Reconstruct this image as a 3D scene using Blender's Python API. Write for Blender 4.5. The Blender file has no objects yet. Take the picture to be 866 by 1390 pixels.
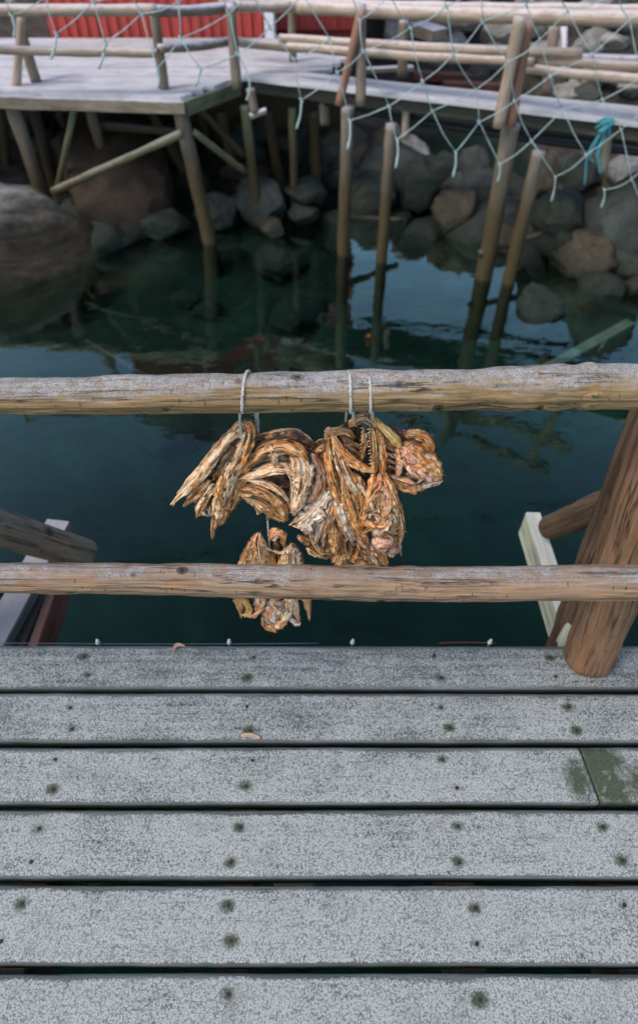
import bpy, math, random
from mathutils import Vector, noise
random.seed(7)
S = bpy.context.scene
COL = S.collection
R = math.radians
c45 = math.sqrt(.5)
H = 1.6                    # eye height above the jetty deck (deck top is z = 0)
FP = 867.0                 # focal length in photo pixels (24 mm)

# ---------------------------------------------------------------- layout helper: photo pixel -> point on a known plane
def ray(px, py):
    u = (px-433)/FP; v = (650-py)/FP
    return Vector((u, c45*(1+v), c45*(v-1)))
def at(px, py, Y=None, z=None):
    d = ray(px, py)
    t = Y/d.y if Y is not None else (z-H)/d.z
    return Vector((0, 0, H)) + d*t
def px2m(p, n):            # n photo pixels at the distance of p, in metres
    return n/FP*((p.y*c45)-((p.z-H)*c45))

# ---------------------------------------------------------------- object helpers
def tag(o, label=None, cat=None, group=None, kind=None):
    if label: o['label'] = label
    if cat: o['category'] = cat
    if group: o['group'] = group
    if kind: o['kind'] = kind
    return o
def thing(name, label, cat, loc=(0, 0, 0), group=None):
    o = bpy.data.objects.new(name, None); COL.objects.link(o)
    o.location = loc; o.empty_display_size = .1
    return tag(o, label, cat, group)
class MB:
    def __init__(s): s.v = []; s.f = []; s.uv = []; s.mi = []; s.at = {}; s.rim = []
    def add(s, verts, faces, uvs=None, mi=0):
        b = len(s.v); s.v += [Vector(p) for p in verts]
        s.f += [tuple(i+b for i in f) for f in faces]
        s.uv += (uvs if uvs else [(0, 0)]*len(verts))
        s.mi += [mi]*len(faces); s.rim += [0.0]*len(verts)
        return b
    def box(s, a, b, mi=0):
        (x0, y0, z0), (x1, y1, z1) = a, b
        s.add([(x0,y0,z0),(x1,y0,z0),(x1,y1,z0),(x0,y1,z0),(x0,y0,z1),(x1,y0,z1),(x1,y1,z1),(x0,y1,z1)],
              [(3,2,1,0),(4,5,6,7),(0,1,5,4),(1,2,6,5),(2,3,7,6),(3,0,4,7)], None, mi)
    def build(s, name, mats, parent=None, smooth=True, loc=None):
        root = parent
        while root is not None and root.parent is not None: root = root.parent
        off = Vector(root.location) if root is not None else Vector(loc if loc is not None else (0, 0, 0))
        me = bpy.data.meshes.new(name)
        me.from_pydata([p-off for p in s.v], [], s.f)
        if not isinstance(mats, (list, tuple)): mats = [mats]
        for m in mats: me.materials.append(m)
        uvl = me.uv_layers.new(name='UVMap')
        li = [0]*len(me.loops); me.loops.foreach_get('vertex_index', li)
        flat = [c for i in li for c in s.uv[i]]
        uvl.data.foreach_set('uv', flat)
        me.polygons.foreach_set('material_index', s.mi)
        me.polygons.foreach_set('use_smooth', [smooth]*len(me.polygons))
        if any(s.rim): s.at['rim'] = s.rim
        for k, vals in s.at.items():
            a = me.attributes.new(k, 'FLOAT', 'POINT'); a.data.foreach_set('value', vals)
        me.update()
        o = bpy.data.objects.new(name, me); COL.objects.link(o)
        if parent is not None: o.parent = parent
        else: o.location = off
        return o

def catmull(pts, n):
    P = [Vector(p) for p in pts]
    if len(P) == 2:
        return [P[0].lerp(P[1], i/(n-1)) for i in range(n)]
    P = [2*P[0]-P[1]] + P + [2*P[-1]-P[-2]]
    m = len(P)-3; out = []
    for i in range(n):
        s = i/(n-1)*m; k = min(int(s), m-1); t = s-k
        a, b, c, d = P[k:k+4]
        out.append(.5*((2*b)+(c-a)*t+(2*a-5*b+4*c-d)*t*t+(3*b-a-3*c+d)*t**3))
    return out
def lerp1(vals, s):
    m = len(vals)-1
    if m == 0: return vals[0]
    k = min(int(s*m), m-1); t = s*m-k
    return vals[k]*(1-t)+vals[k+1]*t

def tube(mb, pts, radii, nseg=12, n=None, lump=0.0, lfreq=12, seed=0, mi=0, cap=True, flat=1.0, round_end=False, fine=0.0):
    """log / rope / pole along a path; lump adds uneven surface"""
    P = [Vector(p) for p in pts]
    L = sum((P[i+1]-P[i]).length for i in range(len(P)-1))
    if n is None: n = max(len(P), 2)
    C = catmull(P, n)
    if not isinstance(radii, (list, tuple)): radii = [radii]
    verts = []; uvs = []; up = Vector((0, 0, 1))
    for i, p in enumerate(C):
        T = (C[min(i+1, n-1)]-C[max(i-1, 0)]).normalized()
        ref = up if abs(T.z) < .9 else Vector((0, 1, 0))
        a = T.cross(ref).normalized(); b = a.cross(T).normalized()
        s = i/(n-1); r0 = lerp1(radii, s)
        if round_end:
            e = min(s, 1-s)*L/ r0
            if e < 1: r0 *= math.sqrt(max(0.0, 1-(1-min(1, e*2.2))**2))*.22+.78
        for j in range(nseg):
            w = j/nseg*2*math.pi
            d = a*math.cos(w)+b*math.sin(w)*flat
            r = r0
            if lump: r += lump*noise.noise(Vector((s*L*lfreq+seed*7.3, math.cos(w)*1.3, math.sin(w)*1.3)))
            if fine: r += fine*noise.noise(Vector((s*L*lfreq*2+seed, math.cos(w)*6, math.sin(w)*6)))
            verts.append(p+d*r); uvs.append((s*L, j/nseg))
    faces = []
    for i in range(n-1):
        for j in range(nseg):
            k = (j+1) % nseg
            faces.append((i*nseg+j, i*nseg+k, (i+1)*nseg+k, (i+1)*nseg+j))
    if cap:
        faces.append(tuple(range(nseg))[::-1]); faces.append(tuple(range((n-1)*nseg, n*nseg)))
    faces = [tuple(reversed(f)) for f in faces]
    mb.add(verts, faces, uvs, mi)

def beam(mb, A, B, w, h, up=(0, 0, 1), mi=0, jit=0.0):
    """squared timber from A to B (A, B on its centre line)"""
    A = Vector(A); B = Vector(B); T = (B-A).normalized(); up = Vector(up)
    s = T.cross(up).normalized(); u = s.cross(T).normalized()
    e = min(w, h)*.08
    prof = [(-w/2+e, -h/2), (w/2-e, -h/2), (w/2, -h/2+e), (w/2, h/2-e), (w/2-e, h/2), (-w/2+e, h/2), (-w/2, h/2-e), (-w/2, -h/2+e)]
    n = max(2, int((B-A).length/.25)+1); verts = []; uvs = []
    for i in range(n):
        p = A.lerp(B, i/(n-1))
        for k, (x, y) in enumerate(prof):
            q = p+s*x+u*y
            if jit: q += Vector((random.uniform(-1, 1), random.uniform(-1, 1), random.uniform(-1, 1)))*jit
            verts.append(q); uvs.append((i/(n-1)*(B-A).length, k/8))
    faces = [(i*8+k, i*8+(k+1) % 8, (i+1)*8+(k+1) % 8, (i+1)*8+k) for i in range(n-1) for k in range(8)]
    faces += [tuple(range(8))[::-1], tuple(range((n-1)*8, n*8))]
    faces = [tuple(f) for f in faces]
    mb.add(verts, faces, uvs, mi)

# ---------------------------------------------------------------- material helpers
class NT:
    def __init__(s, name):
        s.m = bpy.data.materials.new(name); s.m.use_nodes = True
        s.t = s.m.node_tree; s.t.nodes.clear()
        s.out = s.t.nodes.new('ShaderNodeOutputMaterial')
    def n(s, ty, **kw):
        nd = s.t.nodes.new('ShaderNode'+ty)
        for k, v in kw.items():
            if k.startswith('i_'): nd.inputs[k[2:].replace('_', ' ')].default_value = v
            else: setattr(nd, k, v)
        return nd
    def l(s, a, b): s.t.links.new(a, b)
    def coord(s, kind='Object', scale=(1, 1, 1), loc=(0, 0, 0)):
        tc = s.n('TexCoord'); mp = s.n('Mapping'); s.l(tc.outputs[kind], mp.inputs[0])
        mp.inputs['Scale'].default_value = scale; mp.inputs['Location'].default_value = loc
        return mp.outputs[0]
    def noise(s, vec, scale, detail=4, rough=.55, dist=0):
        nd = s.n('TexNoise'); s.l(vec, nd.inputs['Vector'])
        nd.inputs['Scale'].default_value = scale; nd.inputs['Detail'].default_value = detail
        nd.inputs['Roughness'].default_value = rough; nd.inputs['Distortion'].default_value = dist
        return nd.outputs['Fac']
    def voro(s, vec, scale, feature='F1', out='Distance', rnd=1):
        nd = s.n('TexVoronoi'); nd.feature = feature; s.l(vec, nd.inputs['Vector'])
        nd.inputs['Scale'].default_value = scale; nd.inputs['Randomness'].default_value = rnd
        return nd.outputs[out]
    def ramp(s, fac, stops, interp='LINEAR'):
        nd = s.n('ValToRGB'); e = nd.color_ramp.elements; nd.color_ramp.interpolation = interp
        while len(e) > 1: e.remove(e[0])
        for i, (p, col) in enumerate(stops):
            if not isinstance(col, (tuple, list)): col = (col, col, col)
            el = e[0] if i == 0 else e.new(p)
            el.position = p; el.color = (*col, 1)
        s.l(fac, nd.inputs[0]); return nd.outputs[0]
    def mix(s, fac, a, b, blend='MIX'):
        nd = s.n('Mix'); nd.data_type = 'RGBA'; nd.blend_type = blend
        for sock, v in ((nd.inputs[0], fac), (nd.inputs[6], a), (nd.inputs[7], b)):
            if isinstance(v, (int, float)): sock.default_value = v if sock is nd.inputs[0] else (v, v, v, 1)
            elif isinstance(v, tuple): sock.default_value = (*v, 1)
            else: s.l(v, sock)
        return nd.outputs[2]
    def math(s, op, a, b=None, c=None, clamp=False):
        nd = s.n('Math'); nd.operation = op; nd.use_clamp = clamp
        for k, v in enumerate((a, b, c)):
            if v is None: continue
            if isinstance(v, (int, float)): nd.inputs[k].default_value = v
            else: s.l(v, nd.inputs[k])
        return nd.outputs[0]
    def attr(s, name):
        nd = s.n('Attribute'); nd.attribute_name = name; return nd.outputs['Fac']
    def bump(s, h, strength=.4, dist=.002, prev=None):
        nd = s.n('Bump'); nd.inputs['Strength'].default_value = strength; nd.inputs['Distance'].default_value = dist
        s.l(h, nd.inputs['Height'])
        if prev is not None: s.l(prev, nd.inputs['Normal'])
        return nd.outputs[0]
    def bsdf(s, col, rough=.7, normal=None, spec=.3, **kw):
        p = s.n('BsdfPrincipled')
        for key, v in (('Base Color', col), ('Roughness', rough)):
            if isinstance(v, tuple): p.inputs[key].default_value = (*v, 1)
            elif isinstance(v, (int, float)): p.inputs[key].default_value = v
            else: s.l(v, p.inputs[key])
        p.inputs['Specular IOR Level'].default_value = spec
        if normal is not None: s.l(normal, p.inputs['Normal'])
        for k, v in kw.items(): p.inputs[k.replace('_', ' ')].default_value = v
        s.l(p.outputs[0], s.out.inputs[0]); return s.m
    def normz(s):
        g = s.n('NewGeometry'); x = s.n('SeparateXYZ'); s.l(g.outputs['Normal'], x.inputs[0]); return x.outputs[2]
    def posz(s):
        g = s.n('NewGeometry'); x = s.n('SeparateXYZ'); s.l(g.outputs['Position'], x.inputs[0]); return x.outputs[2]

# ---- log wood with hoar frost lying on its upper side
def log_mat(name, base, frost=1.0, knots=1.0, lo=.05, hi=.55, crack=.7, dark=(.03, .02, .012), frostcol=(.43, .425, .42), fs=1.0):
    t = NT(name)
    uv = t.coord('UV', (1, 1, 1)); ob = t.coord('Object')
    g1 = t.noise(t.coord('UV', (3.2, 20, 1)), 1.6, 7, .68, .5)      # grain running along the log
    g2 = t.noise(t.coord('UV', (2.2, 3.2, 1)), 2.4, 4, .6, .6)       # broad patches
    col = t.ramp(g1, [(.27, tuple(x*.22 for x in base)), (.38, tuple(x*.68 for x in base)), (.52, base), (.70, tuple(min(1, x*1.45) for x in base))])
    col = t.mix(t.ramp(g2, [(.45, 0.0), (.68, .6)]), col, (base[0]*1.05, base[1]*1.12, base[2]*1.35))
    col = t.mix(t.ramp(t.noise(t.coord('UV', (4, 6, 1), (3, 1, 0)), 2.0, 4, .6), [(.54, 0.0), (.68, .5)]), col, (base[0]*1.5, base[1]*1.1, base[2]*.75))
    # dark moss streaks, knots and short checks across the grain
    col = t.mix(t.ramp(t.noise(t.coord('UV', (3.0, 9, 1), (7, 0, 0)), 2.2, 5, .65), [(.57, 0.0), (.66, .8)]), col, (.035, .037, .018))
    vk = t.voro(t.coord('UV', (7.5, 2.6, 1), (.37, .31, 0)), 1.0)
    kn = t.ramp(vk, [(.055, 1.0), (.085, .25), (.105, .75), (.14, 0.0)])
    col = t.mix(t.math('MULTIPLY', kn, knots*.9), col, dark)
    ck = t.voro(t.coord('UV', (26, 5, 1), (1.3, .2, 0)), 1.0)
    ckm = t.ramp(t.voro(t.coord('UV', (60, 6, 1), (2, .7, 0)), 1.0), [(.10, 1.0), (.16, 0.0)])
    col = t.mix(t.math('MULTIPLY', ckm, .55*knots), col, dark)
    ckl = t.math('ABSOLUTE', t.math('SUBTRACT', t.noise(t.coord('UV', (1.1, 9, 1), (4, .3, 0)), 1.3, 5, .6, .35), .5))
    lk = t.math('MULTIPLY', t.ramp(ckl, [(.0, 1.0), (.014, 0.0)]), t.ramp(t.noise(t.coord('UV', (2, 3, 1), (9, 0, 0)), 1.5, 2, .5), [(.44, 0.0), (.56, 1.0)]))
    col = t.mix(t.math('MULTIPLY', lk, .85*crack), col, dark)
    kn0 = kn; h = t.math('ADD', t.math('ADD', g1, t.math('MULTIPLY', lk, -.8)), t.math('MULTIPLY', kn, -.6))
    # frost
    nz = t.normz()
    sp = t.noise(ob, 330*fs, 3, .7); br = t.noise(ob, 17, 4, .6)
    gr = t.ramp(t.math('ADD', sp, t.math('MULTIPLY', t.math('SUBTRACT', t.noise(ob, 70*fs, 4, .65), .5), .55)), [(.40, .0), (.54, 1.0)])
    cov = t.math('ADD', nz, t.math('ADD', t.math('MULTIPLY', t.math('SUBTRACT', br, .5), .9), t.math('MULTIPLY', t.math('SUBTRACT', t.noise(ob, 3.2, 3, .5), .5), .9)))
    cov = t.ramp(cov, [(lo, 0.0), (lo+(hi-lo)*.55, .55), (hi, .98)])
    m = t.math('MULTIPLY', t.math('MULTIPLY', cov, gr), frost, clamp=True)
    m2 = t.math('MULTIPLY', t.math('MULTIPLY', cov, .42), frost, clamp=True)
    fcol = t.mix(t.ramp(t.noise(ob, 90*fs, 3, .6), [(.35, 0.0), (.65, 1.0)]), tuple(x*.8 for x in frostcol), frostcol)
    col = t.mix(m2, col, tuple(x*.5 for x in frostcol))
    col = t.mix(m, col, fcol)
    col = t.mix(t.math('MULTIPLY', kn0, knots*.85), col, dark)
    col = t.mix(t.math('MULTIPLY', ckm, .30*knots), col, dark)
    col = t.mix(t.math('MULTIPLY', lk, .5*crack), col, dark)
    nb = t.bump(h, .9, .007)
    nb = t.bump(t.math('MULTIPLY', sp, cov), .55, .003, nb)
    return t.bsdf(col, .75, nb, .25)

M = {}
M['rail'] = log_mat('frosted_log', (.28, .185, .088), .92, 1.0, .38, .86)
M['rail_low'] = log_mat('worn_log', (.29, .19, .115), .85, 1.0, .66, 1.22)
M['post_log'] = log_mat('brown_log', (.205, .112, .060), .55, .8, -.35, 1.2, crack=.35, frostcol=(.42, .36, .33))
M['post_dark'] = log_mat('dark_brown_log', (.105, .064, .036), .25, .8, -.2, 1.3, frostcol=(.42, .37, .33))
M['grey_log'] = log_mat('grey_log', (.17, .125, .082), .40, .8, .2, 1.2, frostcol=(.4, .39, .38))

# ---- deck boards: grey wood under granular frost, moss round the nails
def deck_mat():
    t = NT('frosted_deck_board'); ob = t.coord('Object')
    oi = t.n('ObjectInfo')
    off = t.n('VectorMath'); off.operation = 'ADD'; t.l(ob, off.inputs[0])
    cb = t.n('CombineXYZ'); t.l(t.math('MULTIPLY', oi.outputs['Random'], 37.0), cb.inputs[0]); t.l(cb.outputs[0], off.inputs[1])
    v = off.outputs[0]
    mp = t.n('Mapping'); t.l(v, mp.inputs[0]); mp.inputs['Scale'].default_value = (1.4, 34, 20)
    gr = t.noise(mp.outputs[0], 2.2, 6, .6, .4)
    wood = t.ramp(gr, [(.25, (.045, .055, .052)), (.5, (.10, .115, .112)), (.75, (.17, .19, .188))])
    # granules
    w1 = t.noise(v, 60, 3, .6)
    wv = t.n('VectorMath'); wv.operation = 'ADD'; t.l(v, wv.inputs[0])
    wm = t.n('VectorMath'); wm.operation = 'SCALE'; nn = t.n('TexNoise'); t.l(v, nn.inputs['Vector']); nn.inputs['Scale'].default_value = 90
    t.l(nn.outputs['Color'], wm.inputs[0]); wm.inputs['Scale'].default_value = .008; t.l(wm.outputs[0], wv.inputs[1])
    v1 = t.voro(wv.outputs[0], 240); n1 = t.noise(v, 330, 4, .7)
    gran = t.math('SUBTRACT', t.math('ADD', n1, .28), t.math('MULTIPLY', v1, .55))
    big = t.noise(v, 6, 5, .65); mid = t.noise(v, 34, 4, .6)
    fr = t.math('MULTIPLY', t.attr('frost'), t.math('ADD', -.22, t.math('ADD', t.math('MULTIPLY', big, 1.70), t.math('MULTIPLY', mid, .70))))
    cov = t.math('ADD', t.math('MULTIPLY', fr, .95), t.math('MULTIPLY', t.math('SUBTRACT', gran, .5), 1.5))
    cov = t.math('ADD', cov, t.math('MULTIPLY', t.math('SUBTRACT', gr, .5), .5))
    mpc = t.n('Mapping'); t.l(v, mpc.inputs[0]); mpc.inputs['Scale'].default_value = (1.1, 24, 10)
    cr = t.math('ABSOLUTE', t.math('SUBTRACT', t.noise(mpc.outputs[0], 1.0, 5, .6, .3), .5))
    crk = t.math('MULTIPLY', t.ramp(cr, [(.0, 1.0), (.012, 0.0)]), t.ramp(t.noise(v, 5, 2, .5), [(.5, 0.0), (.6, 1.0)]))
    cov = t.math('SUBTRACT', cov, t.math('MULTIPLY', crk, .26))
    fm = t.ramp(cov, [(.38, 0.0), (.60, .60), (.95, .97)])
    fcol = t.mix(t.ramp(gran, [(.32, 0.0), (.62, 1.0)]), (.185, .20, .19), (.415, .43, .408))
    col = t.mix(fm, wood, fcol)
    col = t.mix(t.math('MULTIPLY', crk, .4), col, (.03, .032, .026))
    col = t.mix(t.ramp(t.noise(v, 11, 4, .6), [(.55, 0.0), (.72, .35)]), col, (.11, .12, .09))
    col = t.mix(t.attr('side'), col, (.012, .012, .009))  # shade inside the board gaps, painted near-black on the side faces
    # moss
    mo = t.math('MULTIPLY', t.attr('moss'), t.math('ADD', -.15, t.math('MULTIPLY', t.noise(v, 75, 5, .75), 2.3)))
    mm = t.ramp(mo, [(.22, 0.0), (.62, .9)])
    col = t.mix(mm, col, t.mix(n1, (.013, .021, .010), (.060, .074, .030)))
    nb = t.bump(t.math('MULTIPLY', cov, 1.0), .6, .0025)
    nb = t.bump(gr, .25, .0015, nb)
    return t.bsdf(col, .75, nb, .3)
M['deck'] = deck_mat()

def flat_mat(name, col, rough=.7, var=.25, scale=20, spec=.3, bump=.3, bdist=.004, **kw):
    t = NT(name); ob = t.coord('Object')
    n = t.noise(ob, scale, 5, .6)
    c = t.ramp(n, [(.3, tuple(x*(1-var) for x in col)), (.7, tuple(min(1, x*(1+var)) for x in col))])
    return t.bsdf(c, rough, t.bump(n, bump, bdist), spec, **kw)
M['dark_wood'] = flat_mat('dark_wet_wood', (.045, .04, .033), .7, .4)
M['sunk'] = flat_mat('sunken_wood', (.07, .095, .075), .8, .4, 6)
M['nail'] = flat_mat('rusty_nail', (.02, .019, .017), .6, .4, 200)
M['cord'] = flat_mat('old_cord', (.42, .41, .37), .85, .25, 260, bump=.6)
M['white_plastic'] = flat_mat('white_plastic', (.50, .52, .51), .6, .25, 120)
M['cable'] = flat_mat('red_cable', (.16, .03, .025), .5, .1)
M['bluecable'] = flat_mat('blue_grey_cable', (.07, .10, .12), .5, .1)
M['leaf'] = flat_mat('dry_leaf', (.42, .28, .19), .8, .3, 90)
M['net'] = flat_mat('teal_net_rope', (.35, .45, .44), .85, .2, 60)
M['tealrope'] = flat_mat('bright_teal_rope', (.06, .25, .29), .85, .3, 60)
M['pipe'] = flat_mat('black_pipe', (.018, .02, .024), .45, .2)
M['white_paint'] = flat_mat('white_paint', (.72, .72, .74), .55, .08, 8)
M['roof'] = flat_mat('slate_roof', (.05, .055, .06), .8, .3, 6)

def far_wood(name, base, frost=(.56, .54, .60), amount=.9, green=True):
    t = NT(name); ob = t.coord('Object'); uv = t.coord('UV', (3, 20, 1))
    g = t.noise(uv, 1.2, 5, .6, .4); p = t.noise(ob, 5, 4, .6)
    col = t.ramp(g, [(.25, tuple(x*.4 for x in base)), (.5, base), (.75, tuple(min(1, x*1.5) for x in base))])
    col = t.mix(t.ramp(p, [(.45, 0.0), (.7, .55)]), col, (base[0]*.55, base[1]*.62, base[2]*.5))
    if green:   # tide zone: algae and ochre weed on the lowest metre
        z = t.math('ADD', t.posz(), t.math('MULTIPLY', p, .3))
        col = t.mix(t.ramp(t.math('ADD', t.math('MULTIPLY', z, .5), .5), [(-.0, .97), (.2, .9), (.43, 0.0)]), col, (.055, .038, .016))
    if green: col = t.mix(t.ramp(t.math('ADD', t.posz(), 2.0), [(.56, 1.0), (.64, 0.0)]), col, (.008, .010, .006))  # near-black weed below the waterline, also painting in light lost under water
    nz = t.normz()
    f = t.ramp(t.math('ADD', nz, t.math('MULTIPLY', t.math('SUBTRACT', t.noise(ob, 14, 4, .65), .5), 1.2)), [(.25, 0.0), (.8, amount)])
    col = t.mix(f, col, frost)
    return t.bsdf(col, .8, t.bump(g, .4, .006), .2)
M['far_wood'] = far_wood('weathered_pier_wood', (.21, .17, .13))
M['far_pole'] = far_wood('pale_pole_wood', (.36, .27, .21), (.60, .54, .53), .75, False)
M['far_post'] = far_wood('weathered_pier_post', (.165, .132, .105), (.5, .48, .5), .4)
M['far_dark'] = far_wood('dark_pier_timber', (.055, .05, .042), (.3, .3, .32), .15)
M['far_moss'] = far_wood('mossy_pier_timber', (.12, .125, .075), (.4, .4, .38), .3)
M['far_red'] = far_wood('reddish_pole_wood', (.27, .14, .10), (.5, .42, .40), .35, False)
M['pale_timber'] = far_wood('pale_green_timber', (.36, .36, .27), (.5, .51, .47), .5, False)
M['rust_board'] = far_wood('red_brown_board', (.13, .048, .034), (.3, .22, .2), .3, False)
M['frost_beam'] = far_wood('frosted_beam', (.14, .135, .125), (.30, .30, .32), .75, False)

def deckfar():
    t = NT('frosted_walkway_boards'); ob = t.coord('Object')
    g = t.noise(t.coord('UV', (2, 9, 1)), 1.5, 5, .6, .3); p = t.noise(ob, 3, 5, .65)
    col = t.ramp(g, [(.3, (.34, .335, .35)), (.5, (.48, .475, .495)), (.75, (.58, .575, .60))])
    col = t.mix(t.ramp(p, [(.5, 0.0), (.75, .55)]), col, (.20, .175, .17))
    return t.bsdf(col, .8, t.bump(p, .3, .01), .2)
M['deck_far'] = deckfar()

def red_wall():
    t = NT('red_painted_boards'); ob = t.coord('Object'); n = t.noise(t.coord('Object', (9, 9, 1.2)), 2.5, 5, .6); p = t.noise(ob, 1.2, 3, .6)
    col = t.ramp(n, [(.25, (.29, .042, .034)), (.5, (.43, .064, .050)), (.8, (.53, .10, .08))])
    col = t.mix(t.ramp(p, [(.5, 0.0), (.8, .3)]), col, (.20, .05, .045))
    return t.bsdf(col, .65, t.bump(n, .2, .004), .25)
M['red'] = red_wall()

def rock_mat(name, base, algae=True, lichen=.4):
    t = NT(name); ob = t.coord('Object')
    oi = t.n('ObjectInfo')
    n1 = t.noise(ob, 1.6, 7, .68, .4); n2 = t.noise(ob, 7, 6, .7); n3 = t.noise(ob, 26, 4, .7)
    col = t.ramp(n1, [(.28, tuple(x*.45 for x in base)), (.5, base), (.72, tuple(min(1, x*1.7) for x in base))])
    col = t.mix(t.ramp(n2, [(.45, 0.0), (.62, lichen)]), col, (base[0]*.45, base[1]*.55, base[2]*.42))
    col = t.mix(t.ramp(n3, [(.55, 0.0), (.68, .4)]), col, tuple(min(1, x*1.9) for x in base))
    z = t.math('ADD', t.posz(), t.math('MULTIPLY', t.math('SUBTRACT', n2, .5), .5))
    if algae:
        a = t.ramp(t.math('ADD', t.math('MULTIPLY', z, .5), 1.0), [(.0, .96), (.28, .92), (.36, .6), (.50, 0.0)])
        col = t.mix(a, col, t.mix(t.ramp(n2, [(.4, 0.0), (.6, 1.0)]), (.004, .007, .005), (.009, .017, .011)))
    nb = t.bump(n2, .6, .03); nb = t.bump(n3, .5, .008, nb)
    return t.bsdf(col, .78, nb, .3)
M['rock_grey'] = rock_mat('grey_rock', (.055, .059, .053))
M['rock_green'] = rock_mat('green_grey_rock', (.035, .042, .032))
M['rock_tan'] = rock_mat('tan_rock', (.082, .064, .043))
M['rock_brown'] = rock_mat('brown_rock', (.044, .028, .018))
M['rock_pale'] = rock_mat('pale_rock', (.27, .255, .24))
def bedrock_mat():
    t = NT('pale_bedrock'); ob = t.coord('Object'); lay = t.noise(t.coord('Object', (2.4, 2.4, 3.6)), 2.8, 9, .75, .6); n2 = t.noise(ob, 9, 6, .7)
    col = t.ramp(lay, [(.3, (.08, .076, .07)), (.5, (.26, .25, .238)), (.7, (.46, .445, .43))])
    z = t.math('ADD', t.posz(), t.math('MULTIPLY', t.math('SUBTRACT', t.noise(ob, 2.5, 5, .6), .5), .7))
    br = t.ramp(lay, [(.35, (.02, .016, .010)), (.55, (.06, .046, .030)), (.7, (.10, .08, .055))])
    col = t.mix(t.ramp(t.math('ADD', z, 1.5), [(.53, 1.0), (.84, 0.0)]), col, br)
    col = t.mix(t.ramp(t.math('ADD', z, 1.5), [(.05, 1.0), (.22, 0.0)]), col, (.022, .026, .012))
    nb = t.bump(lay, .9, .06); nb = t.bump(n2, .7, .02, nb)
    return t.bsdf(col, .8, nb, .25)
M['bedrock'] = bedrock_mat()
M['rip_a'] = rock_mat('riprap_grey', (.24, .225, .21), False)
M['rip_b'] = rock_mat('riprap_tan', (.31, .27, .23), False)

def bed_mat():
    t = NT('sea_bed'); ob = t.coord('Object')
    n = t.noise(ob, 1.5, 8, .68, .5); m = t.noise(ob, 5, 6, .7)
    col = t.ramp(n, [(.3, (.003, .005, .004)), (.5, (.0065, .0145, .0105)), (.62, (.011, .026, .017)), (.75, (.03, .043, .028))])
    col = t.mix(t.ramp(m, [(.5, 0.0), (.62, .5)]), col, (.008, .013, .009))
    z = t.posz()
    col = t.mix(t.ramp(t.math('ADD', t.math('MULTIPLY', z, .5), 1.0), [(.36, 0.0), (.48, 1.0)]), col, t.ramp(m, [(.35, (.02, .018, .015)), (.65, (.07, .064, .055))]))
    return t.bsdf(col, .9, t.bump(m, .6, .05), .2)
M['bed'] = bed_mat()

def water_mat():
    t = NT('harbour_water'); ob = t.coord('Object', (1, 1.6, 1))
    h = t.math('ADD', t.noise(ob, 1.6, 2, .5), t.math('MULTIPLY', t.noise(ob, 9, 2, .5), .18))
    nb = t.bump(h, .12, .05)
    lw = t.n('LayerWeight'); lw.inputs['Blend'].default_value = .5; t.l(nb, lw.inputs['Normal'])
    fres = t.math('ADD', .012, t.math('MULTIPLY', t.math('POWER', lw.outputs['Facing'], 3.1), 1.65), clamp=True)
    tr = t.n('BsdfTransparent'); tr.inputs[0].default_value = (.93, .97, .96, 1)
    gl = t.n('BsdfGlossy'); gl.inputs['Roughness'].default_value = .015; gl.inputs['Color'].default_value = (.76, .98, .84, 1); t.l(nb, gl.inputs['Normal'])
    mx = t.n('MixShader'); t.l(fres, mx.inputs[0]); t.l(tr.outputs[0], mx.inputs[1]); t.l(gl.outputs[0], mx.inputs[2])
    t.l(mx.outputs[0], t.out.inputs[0])
    va = t.n('VolumeAbsorption'); va.inputs['Color'].default_value = (.25, .72, .66, 1); va.inputs['Density'].default_value = .8
    t.l(va.outputs[0], t.out.inputs['Volume'])
    return t.m
M['water'] = water_mat()

# ---- dried fish: leathery strands whose colour runs along the piece
def fish_mat(name, stops, rough=.42, spec=.5):
    t = NT(name)
    a = t.noise(t.coord('UV', (4.5, 13, 1)), 1.0, 7, .68, .9)
    b = t.noise(t.coord('UV', (16, 9, 1), (5, 2, 0)), 1.0, 4, .6, .4)
    f = t.math('ADD', t.math('MULTIPLY', a, .7), t.math('MULTIPLY', b, .3))
    f = t.math('ADD', t.math('MULTIPLY', t.math('SUBTRACT', f, .5), 1.55), .5)
    col = t.ramp(f, stops)
    c2 = t.noise(t.coord('Object'), 60, 3, .6)
    col = t.mix(t.ramp(c2, [(.54, 0.0), (.68, .6)]), col, (.50, .15, .035))
    col = t.mix(t.ramp(t.noise(t.coord('Object', (1, 1, 1), (3, 3, 3)), 120, 3, .65), [(.60, 0.0), (.68, .75)]), col, (.03, .018, .012))
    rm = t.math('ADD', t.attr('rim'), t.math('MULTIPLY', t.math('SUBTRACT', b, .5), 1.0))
    col = t.mix(t.ramp(rm, [(.66, 0.0), (.98, .88)]), col, (.045, .022, .010))  # dark brown backs; edges darkened too, painting in shade between the strips
    nb = t.bump(a, .6, .003)
    return t.bsdf(col, rough, nb, spec)
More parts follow.
